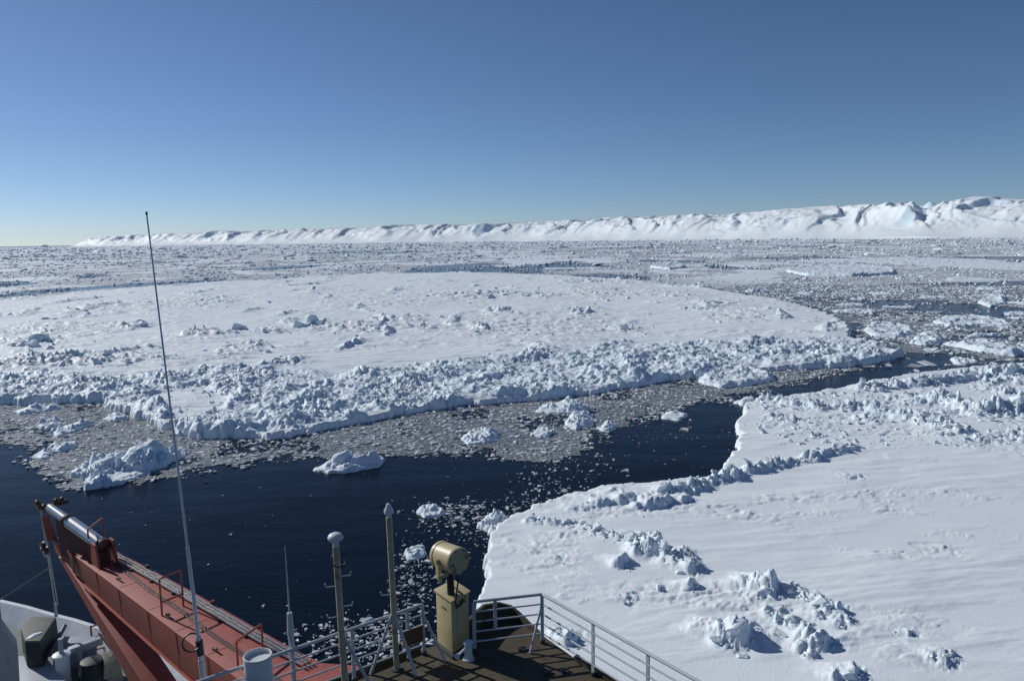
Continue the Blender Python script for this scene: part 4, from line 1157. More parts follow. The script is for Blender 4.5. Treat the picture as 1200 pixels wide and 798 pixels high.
# ------------------------------------------------------------------ rails
def guard_rail(a, b2, posts, label, levels=(1.05, 0.84, 0.63, 0.42, 0.21), braces=(), short=(), seg_mat='grey_rail'):
    """a, b2 at top-rail height; posts as fractions along"""
    root = empty('guard_rail', tuple(flat(a, ZD)), label, 'guard rail', 'guard rails round the wheelhouse roof')
    d = b2 - a
    for k, h in enumerate(levels):
        z = ZD + h; r = 0.031 if k == 0 else 0.017
        B().tube(V3(flat(a, z)), V3(flat(b2, z)), r, 10).build('rail', M[seg_mat], root)
    n = np.cross(d / np.linalg.norm(d), UP)
    dn = d / np.linalg.norm(d)
    for f in posts:
        q = a + d * f; lo_ = 0.45 if f in short else 0.0
        rot = Matrix((V3(dn), V3(n), (0, 0, 1))).transposed()
        B().box(V3(flat(q, ZD + (1.05 + lo_) / 2 - 0.01)), (0.07, 0.022, 1.03 - lo_), rot).build('post', M[seg_mat], root)
        post_ = root.children[-1]
        if lo_ == 0: B().tube(V3(flat(q, ZD)), V3(flat(q, ZD + 0.07)), 0.055, 10).build('post_foot', M['darkgrey'], post_)
    for f, side_ in braces:
        q = a + d * f
        B().tube(V3(flat(q, ZD + 0.85)), V3(flat(q + side_, ZD)), 0.026, 8).build('brace', M[seg_mat], root)
    return root


L_l = np.linalg.norm(rl1 - rl_back)


def frac(px, py, a, b2):
    q = P(px, py, RT); d = b2 - a
    return float((q - a) @ d / (d @ d))


guard_rail(rl_back, rl1, [0.12, 0.35, frac(413, 737, rl_back, rl1), frac(477, 714, rl_back, rl1), 1.0], 'long grey railing behind the antennas left of the searchlight', braces=((1.0, -out_l * 0.5 + rl_dir * 0.2),))
guard_rail(rf0, rf1, [0.0, frac(580, 702, rf0, rf1), 1.0], 'short grey railing across the front between the searchlight and the corner', short=(frac(580, 702, rf0, rf1),), braces=((1.0, -BOW * 0.15 - STB * 0.45),))
guard_rail(rf1 + rr_dir * 0.06, rr_end, [frac(691, 729, rf1, rr_end), frac(756, 765, rf1, rr_end), 0.62, 0.86], 'grey railing running down the right edge of the roof over the snow')

bd = empty('notice_board', tuple(P(488, 760, ZD)), 'small rusty brown board hung on the end of the long railing', 'board')
b_c = rl1 - rl_dir * 0.27 - out_l * 0.05; rot = Matrix((V3(rl_dir), V3(out_l), (0, 0, 1))).transposed()
B().box(V3(flat(b_c, ZD + 0.50)), (0.44, 0.02, 0.33), rot).build('panel', M['board'], bd, bevel=0.004)
fb = B()
for sgn in (-1, 1):
    fb.box(V3(flat(b_c - out_l * 0.012, ZD + 0.50 + sgn * 0.165)), (0.47, 0.03, 0.022), rot)
    fb.box(V3(flat(b_c - out_l * 0.012 + rl_dir * 0.225 * sgn, ZD + 0.50)), (0.022, 0.028, 0.30), rot)
fb.build('frame', M['cream'], bd)

# ------------------------------------------------------------------ searchlight
fc, lc, rc = P(530.5, 769, ZD), P(512.6, 754.5, ZD), P(550.5, 756, ZD); bc = lc + rc - fc
cab_h = PD(530.5, 705, fc)[2] - ZD
sl = empty('searchlight', tuple((fc + bc) / 2), 'yellow searchlight drum on a tall weathered steel pedestal at the roof edge', 'searchlight')
cc = (fc + bc) / 2
B().prism([cc + (p - cc) * 1.0 for p in (fc, rc, bc, lc)], ZD + 0.06, ZD + cab_h).build('pedestal', M['yellow'], sl, bevel=0.015)
B().prism([cc + (p - cc) * 1.14 for p in (fc, rc, bc, lc)], ZD + cab_h + 0.001, ZD + cab_h + 0.035).build('pedestal_top', M['yellow'], sl, bevel=0.008)
B().prism([cc + (p - cc) * 1.25 for p in (fc, rc, bc, lc)], ZD, ZD + 0.059).build('base_plate', M['darkgrey'], sl)
zt = ZD + cab_h + 0.035
fr = (fc + rc) / 2; nrm = (fc - bc + rc - lc); nrm = nrm / np.linalg.norm(nrm); tr = (rc - fc) / np.linalg.norm(rc - fc)
fl_ = (fc + lc) / 2; nl = (fc - rc); nl = nl / np.linalg.norm(nl); tl = (lc - fc) / np.linalg.norm(lc - fc)
B().box(V3(flat(fr + nrm * 0.006, ZD + cab_h * 0.5)), (0.24, 0.012, cab_h * 0.7), Matrix((V3(tr), V3(nrm), (0, 0, 1))).transposed()).build('access_door', M['yellow'], sl, bevel=0.004)
B().box(V3(flat(fl_ + nl * 0.006, ZD + cab_h * 0.8)), (0.16, 0.02, 0.025), Matrix((V3(tl), V3(nl), (0, 0, 1))).transposed()).build('vent_slot', M['darkgrey'], sl)
face = PD(538, 657, fc); ax = BOW * math.cos(0.12) - UP * math.sin(0.12); R_ = 0.26
dl = 0.66
B().lathe(V3(face), [(0.02, -0.012), (R_ * 0.93, -0.01), (R_ * 0.99, 0.015), (R_, 0.05), (R_, dl - 0.08), (R_ * 1.05, dl - 0.075), (R_ * 1.05, dl), (R_ * 0.97, dl + 0.01)], 36, V3(ax)).build('drum', M['yellow'], sl)
drum = sl.children[-1]
B().lathe(V3(face + ax * (dl + 0.012)), [(R_ * 0.94, 0.0), (R_ * 0.7, 0.03), (0.01, 0.05)], 30, V3(ax)).build('lens', M['lens'], drum)
sd_ = np.cross(ax, UP); sd_ = sd_ / np.linalg.norm(sd_); upd = np.cross(sd_, ax)
for k, (sx, sz_) in enumerate(((-0.17, -0.1), (0.14, 0.1))):
    q = face - ax * 0.02 + sd_ * sx + upd * sz_
    B().path([V3(q + upd * 0.07), V3(q + upd * 0.06 - ax * 0.06), V3(q - upd * 0.06 - ax * 0.06), V3(q - upd * 0.07)], 0.013).build('handle', M['black'], drum)
for k in range(8):
    a_ = k * math.pi / 4 + 0.3; q = face + sd_ * R_ * 0.84 * math.cos(a_) + upd * R_ * 0.84 * math.sin(a_)
    B().tube(V3(q - ax * 0.025), V3(q + ax * 0.01), 0.014, 8).build('bolt', M['darkgrey'], drum)
mid_d = face + ax * dl * 0.5
yk = B()
for sg in (-1, 1):
    q = mid_d + sd_ * sg * (R_ + 0.035)
    yk.hexa([V3(q + ax * 0.05 - sd_ * 0.012), V3(q - ax * 0.05 - sd_ * 0.012), V3(q - ax * 0.05 + sd_ * 0.012), V3(q + ax * 0.05 + sd_ * 0.012)][::1],
            [V3(flat(q, mid_d[2] - R_ - 0.09) + ax * 0.05 * [1, 1, 0] - sd_ * 0.012), V3(flat(q, mid_d[2] - R_ - 0.09) - ax * 0.05 * [1, 1, 0] - sd_ * 0.012), V3(flat(q, mid_d[2] - R_ - 0.09) - ax * 0.05 * [1, 1, 0] + sd_ * 0.012), V3(flat(q, mid_d[2] - R_ - 0.09) + ax * 0.05 * [1, 1, 0] + sd_ * 0.012)])
    yk.tube(V3(q - sd_ * sg * 0.03), V3(q + sd_ * sg * 0.05), 0.045, 12)
yk.tube(V3(flat(mid_d - sd_ * (R_ + 0.05), mid_d[2] - R_ - 0.07)), V3(flat(mid_d + sd_ * (R_ + 0.05), mid_d[2] - R_ - 0.07)), 0.04, 10)
yk.build('yoke', M['yellow'], sl)
B().tube(V3(flat(mid_d, zt)), V3(flat(mid_d, mid_d[2] - R_ - 0.06)), 0.075, 14).build('swivel_post', M['black'], sl)
q = mid_d - sd_ * 0.15 + ax * 0.15
B().tube(V3(flat(q, mid_d[2] - R_ - 0.28)), V3(flat(q, mid_d[2] - R_ + 0.06)), 0.03, 10).build('lever', M['yellow'], sl)
cst = face + ax * 0.12 - upd * R_
fr2 = flat(fr, 0) + nrm * 0.03
B().path([V3(cst), V3(cst - ax * 0.1 - upd * 0.12 - sd_ * 0.05), V3(flat(fr2 - tr * 0.16, zt - 0.05)), V3(flat(fr2 - tr * 0.12, zt - 0.2)), V3(flat(fr2 + tr * 0.02, zt - 0.17)), V3(flat(fr2 + tr * 0.08, zt - 0.08))], 0.017).build('cable', M['black'], sl)
B().path([V3(flat(cc, zt + 0.1)), V3(flat(fr2 + tr * 0.02, zt + 0.05)), V3(flat(fr2 + tr * 0.14, zt - 0.06)), V3(flat(fr2 + tr * 0.12, zt - 0.16)), V3(flat(fr2 - tr * 0.02, zt - 0.12))], 0.015).build('cable', M['black'], sl)

# stand pipe with a lever beside the searchlight
sp = P(549, 772, ZD)
sr = empty('stand_pipe', tuple(sp), 'short white stand pipe with lever beside the searchlight pedestal', 'stand pipe')
B().lathe(V3(sp), [(0.12, 0), (0.12, 0.03), (0.08, 0.035), (0.08, 0.32), (0.095, 0.325), (0.095, 0.37), (0.05, 0.40)], 16).build('pipe', M['white'], sr)
B().tube(V3(sp + UP * 0.27), V3(sp + UP * 0.19 - STB * 0.30 - BOW * 0.05), 0.028, 10).build('lever', M['white'], sr)
B().lathe(V3(sp + UP * 0.19 - STB * 0.30 - BOW * 0.05), [(0.05, -0.03), (0.06, 0), (0.05, 0.03)], 12, V3(STB)).build('knob', M['white'], sr)

# ------------------------------------------------------------------ pole masts
def hook(root, q, side_, ln=0.17):
    B().path([V3(q), V3(q + side_ * ln), V3(q + side_ * (ln + 0.015) + UP * 0.07)], 0.011, 6).build('rung', M['grey_rail'], root)


def pole(label, base_px, top_px, r, tip, struts, rungs):
    bs = P(*base_px, ZD); tp = PD(*top_px, bs)
    root = empty('antenna_pole', tuple(bs), label, 'antenna pole')
    B().tube(V3(bs), V3(tp), r, 14).build('post', M['cream'], root)
    B().tube(V3(bs), V3(bs + UP * 0.03), r * 2, 14).build('base_flange', M['darkgrey'], root)
    d = tp - bs; view = np.array([-bs[1], bs[0], 0]) / math.hypot(bs[0], bs[1])
    for f, sg in rungs: hook(root, bs + d * f + view * r * -sg * 0.8, -view * sg)
    for (ax_, ay_, bx_, by_) in struts:
        e = P(bx_, by_, ZD); st = PD(ax_, ay_, bs)
        B().tube(V3(st), V3(e), 0.032, 8).build('strut', M['grey_rail'], root)
    if tip == 'dome':
        B().lathe(V3(tp), [(0.05, -0.01), (0.055, 0.10), (0.115, 0.12), (0.135, 0.15), (0.135, 0.18), (0.11, 0.22), (0.06, 0.245), (0.01, 0.25)], 24).build('dome', M['white'], root)
        B().torus(V3(tp - UP * 0.25 + view * -0.04), 0.13, 0.012, (bs[0], bs[1], -6)).build('cable_coil', M['black'], root)
    else:
        B().lathe(V3(tp), [(0.04, -0.01), (0.04, 0.07), (0.085, 0.08), (0.09, 0.13), (0.055, 0.2), (0.035, 0.26), (0.005, 0.28)], 18).build('cone_tip', M['white'], root)
    return root


pole('cream pole topped by a white mushroom dome, left of the cone-tipped pole', (405, 814), (393.5, 640), 0.058, 'dome', [(400, 742, 409, 812), (401, 742, 436, 806)], [(0.80, 1), (0.74, -1), (0.60, 1), (0.535, -1), (0.36, 1)])
pole('rusty cream pole with a small white cone tip beside the board', (465, 784), (455.7, 606), 0.056, 'cone', [(460, 718, 434, 790), (463, 720, 488, 792)], [(0.55, 1), (0.5, -1), (0.32, 1)])

# ------------------------------------------------------------------ whip antennas, vent pipe
wb_ = P(244, 838, ZD); wt = PD(172, 252, wb_); wd = wt - wb_; wl = np.linalg.norm(wd); wu = wd / wl
wr = empty('whip_antenna', tuple(wb_), 'very tall grey whip antenna rising past the horizon at left', 'antenna')
B().tube(V3(wb_), V3(wb_ + wu * 1.05), 0.055, 12).build('mount_tube', M['grey_rail'], wr)
B().tube(V3(wb_ + wu * 1.0), V3(wb_ + wu * 1.5), 0.047, 12).build('insulator', M['rope'], wr)
B().tube(V3(wb_ + wu * 1.45), V3(wb_ + wu * (wl * 0.36)), 0.034, 12, 0.028).build('whip', M['white'], wr)
B().tube(V3(wb_ + wu * (wl * 0.36)), V3(wt), 0.020, 10, 0.011).build('whip', M['white'], wr)
B().tube(V3(wt), V3(wt + wu * 0.05), 0.017, 10).build('tip', M['black'], wr)
B().torus(V3(wb_ + wu * 1.42 - STB * 0.12), 0.15, 0.016, (wb_[0], wb_[1], -6)).build('cable_coil', M['black'], wr)
B().tube(V3(wb_ + wu * 1.15), V3(wb_ + wu * 1.42), 0.062, 12).build('clamp', M['black'], wr)

vb = P(346, 822, ZD); vt = PD(334, 640, vb); vd = (vt - vb); vl = np.linalg.norm(vd); vu = vd / vl
vr = empty('whip_antenna', tuple(vb), 'short thin whip antenna on a grey tube behind the white vent pipe', 'antenna')
B().tube(V3(vb), V3(vb + vu * vl * 0.56), 0.047, 12).build('mount_tube', M['grey_rail'], vr)
B().tube(V3(vb + vu * vl * 0.44), V3(vb + vu * vl * 0.58), 0.06, 12, 0.045).build('insulator', M['rope'], vr)
B().tube(V3(vb + vu * vl * 0.46 - STB * 0.12), V3(vb + vu * vl * 0.46 + STB * 0.12), 0.014, 8).build('cross_pin', M['grey_rail'], vr)
B().tube(V3(vb + vu * vl * 0.57), V3(vt), 0.014, 8, 0.006).build('whip', M['rope'], vr)

pb = P(307, 848, ZD); ptop = PD(304.5, 767, pb)[2]
pv = empty('vent_pipe', tuple(pb), 'open white vent pipe standing in front of the long railing', 'vent pipe')
B().lathe(V3(pb), [(0.34, 0), (0.34, 0.03), (0.235, 0.031), (0.235, ptop - ZD), (0.215, ptop - ZD + 0.004), (0.213, ptop - ZD - 0.06), (0.01, ptop - ZD - 0.07)], 28).build('pipe', M['white'], pv)
B().torus((pb[0], pb[1], ptop), 0.226, 0.014, (0, 0, 1), 28).build('rim', M['white'], pv)

# ------------------------------------------------------------------ the crane
ZB = 18.3
TLs = [P(61, 631, ZB), P(107, 659, ZB), P(160, 707, ZB), P(260, 781, ZB)]
cd = (TLs[3] - TLs[0]) / np.linalg.norm(TLs[3] - TLs[0]); cp = np.array([-cd[1], cd[0], 0])   # cd points aft, cp to the right
cp = cp if cp @ np.array([0.6, 0.8, 0]) > 0 else -cp
org_c = TLs[0]; lc_ = np.linalg.norm(TLs[3] - TLs[0])
crane = empty('deck_crane', tuple(flat(org_c + cd * (lc_ + 3.5), ZF)), 'red knuckle-boom deck crane with a chrome cylinder at its tip', 'crane')


def CB(t, w, h=0.0):
    """point on the boom: t metres aft of the tip, w metres to the right of its left edge, h above its top"""
    return V3(org_c + cd * t + cp * w + UP * h)


secs = [(0.0, 0.62, 0.5), (2.6, 1.02, 0.78), (7.0, 1.30, 1.02), (lc_, 1.5, 1.15), (lc_ + 1.6, 1.62, 1.2), (lc_ + 2.6, 2.3, 1.1), (lc_ + 4.2, 2.5, 1.1)]
bb_ = B(); rings = []
for t, w, dpt in secs:
    rings.append([bb_.bm.verts.new(CB(t, 0)), bb_.bm.verts.new(CB(t, w)), bb_.bm.verts.new(CB(t, w - 0.06, -dpt)), bb_.bm.verts.new(CB(t, 0.06, -dpt))])
for a_, b_ in zip(rings[:-1], rings[1:]):
    for k in range(4): bb_.bm.faces.new((a_[k], a_[(k + 1) % 4], b_[(k + 1) % 4], b_[k]))
bb_.bm.faces.new(rings[0][::-1]); bb_.bm.faces.new(rings[-1])
boom = bb_.build('boom', M['red'], crane, bevel=0.02)
for w_ in (0.52, 0.60):
    B().path([CB(t, w_ + 0.02 * math.sin(t * 1.7), 0.022) for t in np.linspace(3.2, lc_ + 1.8, 24)], 0.02, 6).build('hose', M['black'], crane)
for t in (1.3, 3.9, 5.6, 7.6, 9.3, 11.0):
    dp = float(np.interp(t, [s_[0] for s_ in secs], [s_[2] for s_ in secs])); ww = float(np.interp(t, [s_[0] for s_ in secs], [s_[1] for s_ in secs]))
    B().hexa([CB(t, 0.06 - 0.012, -dp + 0.03), CB(t + 0.03, 0.06 - 0.012, -dp + 0.03), CB(t + 0.03, 0.075, -dp + 0.03), CB(t, 0.075, -dp + 0.03)], [CB(t, -0.012, -0.02), CB(t + 0.03, -0.012, -0.02), CB(t + 0.03, 0.02, -0.02), CB(t, 0.02, -0.02)]).build('weld_seam', M['red'], crane)
    B().hexa([CB(t, 0.04, -0.01), CB(t + 0.03, 0.04, -0.01), CB(t + 0.03, ww - 0.55, -0.01), CB(t, ww - 0.55, -0.01)], [CB(t, 0.04, 0.006), CB(t + 0.03, 0.04, 0.006), CB(t + 0.03, ww - 0.55, 0.006), CB(t, ww - 0.55, 0.006)]).build('weld_seam', M['red'], crane)
# lower flange strip catching the light
B().hexa([CB(2.6, 0.0, -0.81), CB(2.6, 0.10, -0.81), CB(lc_, 0.10, -1.18), CB(lc_, 0.0, -1.18)], [CB(2.6, -0.03, -0.78), CB(2.6, 0.05, -0.78), CB(lc_, 0.05, -1.14), CB(lc_, -0.03, -1.14)]).build('flange', M['red'], crane)
B().lathe(CB(lc_ + 3.4, 1.2, -8.3), [(1.25, 0), (1.25, 6.8), (1.45, 6.9), (1.45, 7.2)], 28).build('pedestal', M['red'], crane)
for t in (1.9, 2.05): B().hexa([CB(t, -0.004, -0.62), CB(t + 0.08, -0.004, -0.62), CB(t + 0.08, -0.03, -0.62), CB(t, -0.03, -0.62)], [CB(t, -0.004, 0.0), CB(t + 0.08, -0.004, 0.0), CB(t + 0.08, -0.03, 0.0), CB(t, -0.03, 0.0)]).build('stiffener', M['darkred'], crane)


def wr_at(t): return float(np.interp(t, [s_[0] for s_ in secs], [s_[1] for s_ in secs]))


for k in range(3):
    pts = [CB(t, wr_at(t) - 0.20 - 0.10 * k, 0.09) for t in np.linspace(2.9, lc_ + 1.5, 10)]
    B().path(pts, 0.032, 8).build('pipe', M['pipe'], crane)
for t in np.arange(3.4, lc_ + 1.4, 1.25):
    w = wr_at(t)
    B().hexa([CB(t, w - 0.48, 0), CB(t, w - 0.12, 0), CB(t + 0.07, w - 0.12, 0), CB(t + 0.07, w - 0.48, 0)], [CB(t, w - 0.46, 0.055), CB(t, w - 0.13, 0.055), CB(t + 0.07, w - 0.13, 0.055), CB(t + 0.07, w - 0.46, 0.055)]).build('pipe_clamp', M['darkgrey'], crane)
    if int(t * 4) % 3 == 0:
        B().box(CB(t + 0.3, w - 0.06, 0.07), (0.09, 0.09, 0.14), Matrix.Rotation(0.8, 3, 'Z')).build('lug', M['darkred'], crane)
for t in (2.2, 5.0, 8.3, 10.9):
    q = CB(t, 0.22)
    B().path([q, q + Vector((0, 0, 0.07)), q + V3(cd * 0.22) + Vector((0, 0, 0.10))], 0.03, 6).build('hook_eye', M['darkred'], crane)

for (pa, pb2, hh, midb) in (((106, 657), (123, 642), 1.0, 0.0), ((190, 721), (215, 710), 1.0, 0.36), ((279, 781), (308, 760), 0.62, 0.0)):
    A_ = P(*pa, ZB); B_ = P(*pb2, ZB)
    hb = B()
    hb.path([V3(A_), V3(A_ + UP * hh), V3(A_ * 0.98 + B_ * 0.02 + UP * (hh + 0.01)), V3(A_ * 0.02 + B_ * 0.98 + UP * (hh + 0.01)), V3(B_ + UP * hh), V3(B_)], 0.026, 8)
    if midb: hb.tube(V3(A_ + UP * midb), V3(B_ + UP * midb), 0.03, 8)
    hb.build('step_rail', M['red'], crane)

# luffing cylinder above the tip
c_hi = P(58, 594.5, 19.55); c_lo = P(119, 638, 18.85); cdir = (c_lo - c_hi) / np.linalg.norm(c_lo - c_hi); cl_ = np.linalg.norm(c_lo - c_hi)
B().tube(V3(c_hi), V3(c_hi + cdir * cl_ * 0.55), 0.135, 24).build('piston_rod', M['chrome'], crane)
B().tube(V3(c_hi + cdir * cl_ * 0.36), V3(c_lo), 0.19, 24).build('cylinder', M['chrome'], crane)
B().lathe(V3(c_hi + cdir * cl_ * 0.36), [(0.14, -0.04), (0.23, -0.03), (0.23, 0.05), (0.19, 0.055)], 24, V3(cdir)).build('gland_ring', M['darkred'], crane)
B().lathe(V3(c_lo - cdir * 0.05), [(0.2, 0), (0.23, 0.02), (0.23, 0.16), (0.12, 0.25)], 20, V3(cdir)).build('cylinder_end', M['darkred'], crane)
# web plate between cylinder and boom, shade put into its dark red
hi_g = np.array([c_hi[0], c_hi[1], 0]); t_hi = float((hi_g - org_c) @ cd); t_lo = float((flat(c_lo, 0) - org_c) @ cd)
w_hi = float((hi_g - org_c) @ cp); w_lo = float((flat(c_lo, 0) - org_c) @ cp)
B().hexa([CB(t_hi + 0.5, w_hi + 0.06, -0.3), CB(t_lo + 0.3, w_lo + 0.06, -0.02), CB(t_lo + 0.3, w_lo + 0.14, -0.02), CB(t_hi + 0.5, w_hi + 0.14, -0.3)],
         [CB(t_hi + 0.25, w_hi + 0.06, 1.0), CB(t_lo + 0.3, w_lo + 0.06, 0.5), CB(t_lo + 0.3, w_lo + 0.14, 0.5), CB(t_hi + 0.25, w_hi + 0.14, 1.0)]).build('web_plate', M['darkred'], crane)
for w in (w_lo - 0.3, w_lo + 0.22):
    B().hexa([CB(t_lo - 0.1, w, 0.0), CB(t_lo + 0.5, w, 0.0), CB(t_lo + 0.5, w + 0.06, 0.0), CB(t_lo - 0.1, w + 0.06, 0.0)], [CB(t_lo + 0.0, w, 0.7), CB(t_lo + 0.3, w, 0.7), CB(t_lo + 0.3, w + 0.06, 0.7), CB(t_lo + 0.0, w + 0.06, 0.7)]).build('cylinder_bracket', M['red'], crane)
# tip link plates, sheaves and hook
tip_xy = org_c + cp * 0.2
lk = [PD(48.2, 604, tip_xy), PD(54, 604, tip_xy), PD(65, 632, tip_xy), PD(55, 634, tip_xy)]
for off in (0.0, 0.42):
    o_ = cp * off
    th = cp * 0.07
    B().hexa([V3(p + o_) for p in lk], [V3(p + o_ + th) for p in lk]).build('link_plate', M['red'], crane, bevel=0.01)
for (sx, sy, r_, dw) in ((45.5, 591, 0.2, -0.1), (50, 596, 0.18, 0.15), (60, 590, 0.17, 0.5), (54, 598, 0.15, 0.35), (64, 588, 0.13, 0.7)):
    q = PD(sx, sy, tip_xy) + cp * dw * 0.3
    B().lathe(V3(q), [(0.05, -0.06), (r_, -0.055), (r_ * 0.8, -0.015), (r_ * 0.8, 0.015), (r_, 0.055), (0.05, 0.06)], 18, V3(cp + 0.3 * UP)).build('sheave', M['darkred'], crane)
q = PD(51, 594, tip_xy); B().tube(V3(q - cp * 0.1), V3(q + cp * 0.75), 0.07, 12).build('pivot_pin', M['darkgrey'], crane)
for (sx, sy, r_) in ((50, 640, 0.17), (54, 645, 0.14)):
    q = PD(sx, sy, tip_xy)
    B().lathe(V3(q), [(0.04, -0.06), (r_, -0.055), (r_ * 0.8, 0), (r_, 0.055), (0.04, 0.06)], 16, V3(cp)).build('sheave', M['darkred'], crane)
q0 = PD(49, 641, tip_xy); q1 = PD(54, 653, tip_xy)
B().tube(V3(q0), V3(q1), 0.06, 8, 0.03).build('hook_block', M['white'], crane)
# folded jib under the boom
pn = np.array([cp[0], cp[1], 0.0])
j = [ray_plane(74, 656, org_c, pn), ray_plane(67, 652, org_c, pn), ray_plane(143, 786, org_c, pn), ray_plane(157, 786, org_c, pn)]
ext = lambda a, b_: b_ + (b_ - a) * 0.45
jl = [j[0], j[1], ext(j[1], j[2]), ext(j[0], j[3])]
B().hexa([V3(p + cp * 0.02) for p in jl], [V3(p + cp * 0.8) for p in jl]).build('jib', M['red'], crane, bevel=0.02)
# pendant wire and tag line
box_top = P(66, 722, 12.3)
B().tube(V3(PD(47.5, 597, tip_xy)), V3(box_top + UP * 0.5), 0.028, 6).build('wire', M['rope'], crane)
B().tube(V3(PD(50, 604, tip_xy)), V3(box_top + UP * 0.5 + cp * 0.1), 0.022, 6).build('wire', M['rope'], crane)
B().tube(V3(box_top), V3(box_top + UP * 0.6), 0.07, 8, 0.05).build('shackle', M['rope'], crane)
tl_ = empty('tag_line', tuple(P(0, 702, 13.0)), 'thin dark rope running off the left edge to the crane tip', 'rope')
B().tube(V3(P(-30, 722, 13.0)), V3(PD(60, 664, tip_xy)), 0.018, 6).build('strand', M['darkgrey'], tl_)

# ------------------------------------------------------------------ gear on the foredeck
bx_t = [P(x, y, 12.3) for x, y in ((24, 735), (35, 721.5), (66, 722.5), (47, 751), (29, 751))]
tb = empty('covered_winch', tuple(flat(np.mean(bx_t, 0), ZF)), 'dark winch housing under a black tarpaulin with snow on its olive top', 'winch')
bc_ = np.mean(bx_t, 0)
B().hexa([V3(flat(bc_ + (p - bc_) * 1.03, 11.2)) for p in bx_t], [V3(flat(p, 12.22)) for p in bx_t]).build('cover_side', M['tarp_dark'], tb, bevel=0.06)
B().hexa([V3(flat(p, 12.21)) for p in bx_t], [V3(flat(bc_ + (p - bc_) * 0.96, 12.30)) for p in bx_t]).build('cover_top', M['tarp'], tb, bevel=0.03)
pc = P(40, 744, 12.32)
o = put('snow_patch', HEROS[2], pc, (0.26, 0.13, 0.04), tb, rz=0.9, tilt=0.0); 
B().tube(V3(P(76, 733, 11.6)), V3(P(58, 767, 11.6)), 0.09, 10).build('lashing_bar', M['black'], tb)
hs = [P(x, y, 11.2) for x, y in ((18, 768), (53, 768), (84, 806), (18, 815))]
B().hexa([V3(flat(p, ZF)) for p in hs], [V3(p) for p in hs]).build('deck_hatch', M['bluegrey'], None, bevel=0.03)  # shade on this panel is put into its blue-grey colour
tag(bpy.context.scene.collection.objects[-1], 'pale blue-grey hatch cover below the tarpaulin-covered winch', 'hatch')
bxs = [P(x, y, 11.4) for x, y in ((74, 745), (112, 745), (114, 752), (62, 754))]
o = B().hexa([V3(flat(p, ZF) + np.array([0, -0.2, 0])) for p in bxs], [V3(p) for p in bxs]).build('deck_locker', M['bluegrey'], None, bevel=0.03)
tag(o, 'flat pale grey deck locker right of the covered winch', 'locker')
mp = P(76, 800, ZF + 0.2); mp = flat(P(76, 806, ZF), ZF)
mr = empty('mooring_post', tuple(mp), 'white round post with a capped top in front of the covered winch', 'post')
mt_ = PD(75, 768, mp)[2] - ZF
B().lathe(V3(mp), [(0.26, 0), (0.26, mt_), (0.33, mt_ + 0.01), (0.33, mt_ + 0.10), (0.2, mt_ + 0.16)], 20).build('post', M['white'], mr)
B().tube(V3(mp + UP * mt_), V3(mp + UP * (mt_ + 0.75)), 0.09, 10).build('stem', M['bluegrey'], mr)
dv = P(95, 790, ZF)
dr = empty('davit_arm', tuple(dv), 'grey steel davit arm leaning over the black deck vent', 'davit')
B().tube(V3(dv), V3(dv + UP * 1.1), 0.1, 10).build('column', M['bluegrey'], dr)
B().hexa([V3(dv + UP * 1.0 - STB * 0.5), V3(dv + UP * 1.0 + STB * 0.9), V3(dv + UP * 1.0 + STB * 0.9 + BOW * 0.3), V3(dv + UP * 1.0 - STB * 0.5 + BOW * 0.3)], [V3(dv + UP * 1.2 - STB * 0.5), V3(dv + UP * 1.3 + STB * 0.9), V3(dv + UP * 1.3 + STB * 0.9 + BOW * 0.3), V3(dv + UP * 1.2 - STB * 0.5 + BOW * 0.3)]).build('arm', M['bluegrey'], dr, bevel=0.02)
bl = P(110, 802, ZF)
o = B().lathe(V3(bl), [(0.75, 0), (0.72, 0.2), (0.5, 0.55), (0.42, 0.9), (0.42, 1.05), (0.3, 1.1)], 22).build('deck_vent', M['tarp_dark'], None)
tag(o, 'black bell-shaped deck vent beside the folded crane jib', 'vent')
cbx = P(133, 802, ZF)
cr2 = empty('cable_box', tuple(cbx), 'cream angled steel box at the foot of the crane jib', 'box')
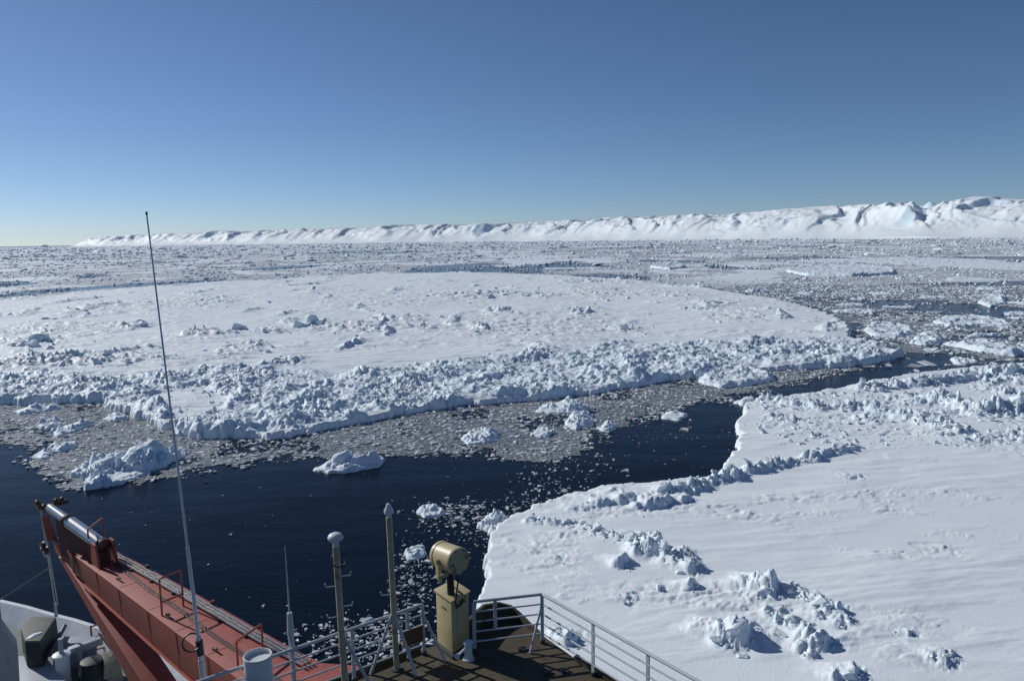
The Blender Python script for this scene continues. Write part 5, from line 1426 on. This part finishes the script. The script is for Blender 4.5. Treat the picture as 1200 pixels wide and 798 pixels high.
B().hexa([V3(cbx - STB * 0.4), V3(cbx + STB * 0.4), V3(cbx + STB * 0.4 + BOW * 0.7), V3(cbx - STB * 0.4 + BOW * 0.7)], [V3(cbx - STB * 0.25 + UP * 0.9), V3(cbx + STB * 0.3 + UP * 0.9), V3(cbx + STB * 0.25 + BOW * 0.6 + UP * 1.2), V3(cbx - STB * 0.2 + BOW * 0.6 + UP * 1.2)]).build('body', M['cream'], cr2, bevel=0.03)
B().tube(V3(cbx + UP * 1.2), V3(cbx + UP * 1.45 + STB * 0.3), 0.06, 8).build('spout', M['cream'], cr2)
ld = P(118, 762, ZF)
lr = empty('step_ladder', tuple(ld), 'small red step frame leaning beside the crane jib', 'ladder')
for sg in (-0.28, 0.28): B().tube(V3(ld + STB * sg), V3(ld + STB * sg + UP * 1.2 + BOW * 0.15), 0.04, 8).build('upright', M['red'], lr)
for h_ in (0.1, 0.65, 1.15): B().tube(V3(ld - STB * 0.28 + UP * h_ + BOW * 0.15 * h_ / 1.2), V3(ld + STB * 0.28 + UP * h_ + BOW * 0.15 * h_ / 1.2), 0.035, 8).build('rung', M['red'], lr)
hl = empty('hose', tuple(P(118, 745, 11.6)), 'black hose running down beside the crane jib to the deck', 'hose')
B().path([V3(P(116, 742, 11.8)), V3(P(128, 757, 11.5)), V3(P(145, 779, 11.3)), V3(P(165, 806, 11.2))], 0.045, 8).build('tube', M['black'], hl)
mo = np.array([P(10, 800, 13.0)[0], P(10, 800, 13.0)[1], 0]); vd2 = mo / np.linalg.norm(mo); sdv = np.array([vd2[1], -vd2[0], 0])
pl = [PD(x, y, mo) for x, y in ((-30, 700), (0, 709), (3, 735), (21, 760), (24, 812), (-30, 822))]
o = B().hexa([V3(p) for p in pl], [V3(p + vd2 * 0.8) for p in pl]).build('mast_foot', M['bluegrey'], ship, bevel=0.03)  # pale post, its shaded look painted in as blue-grey

# ------------------------------------------------------------------ air
hz = B(); hz.box((0, 7300, 118), (23000, 15400, 240)); m, nt, b = new_mat('haze_air'); nt.nodes.remove(b)
pv_ = nt.nodes.new('ShaderNodeVolumePrincipled'); pv_.inputs['Density'].default_value = 0.9e-5; pv_.inputs['Color'].default_value = (0.85, 0.92, 1.0, 1); pv_.inputs['Anisotropy'].default_value = 0.2
nt.links.new(pv_.outputs[0], nt.nodes['Material Output'].inputs['Volume'])
tag(hz.build('haze', m, None, smooth=False), kind='stuff')
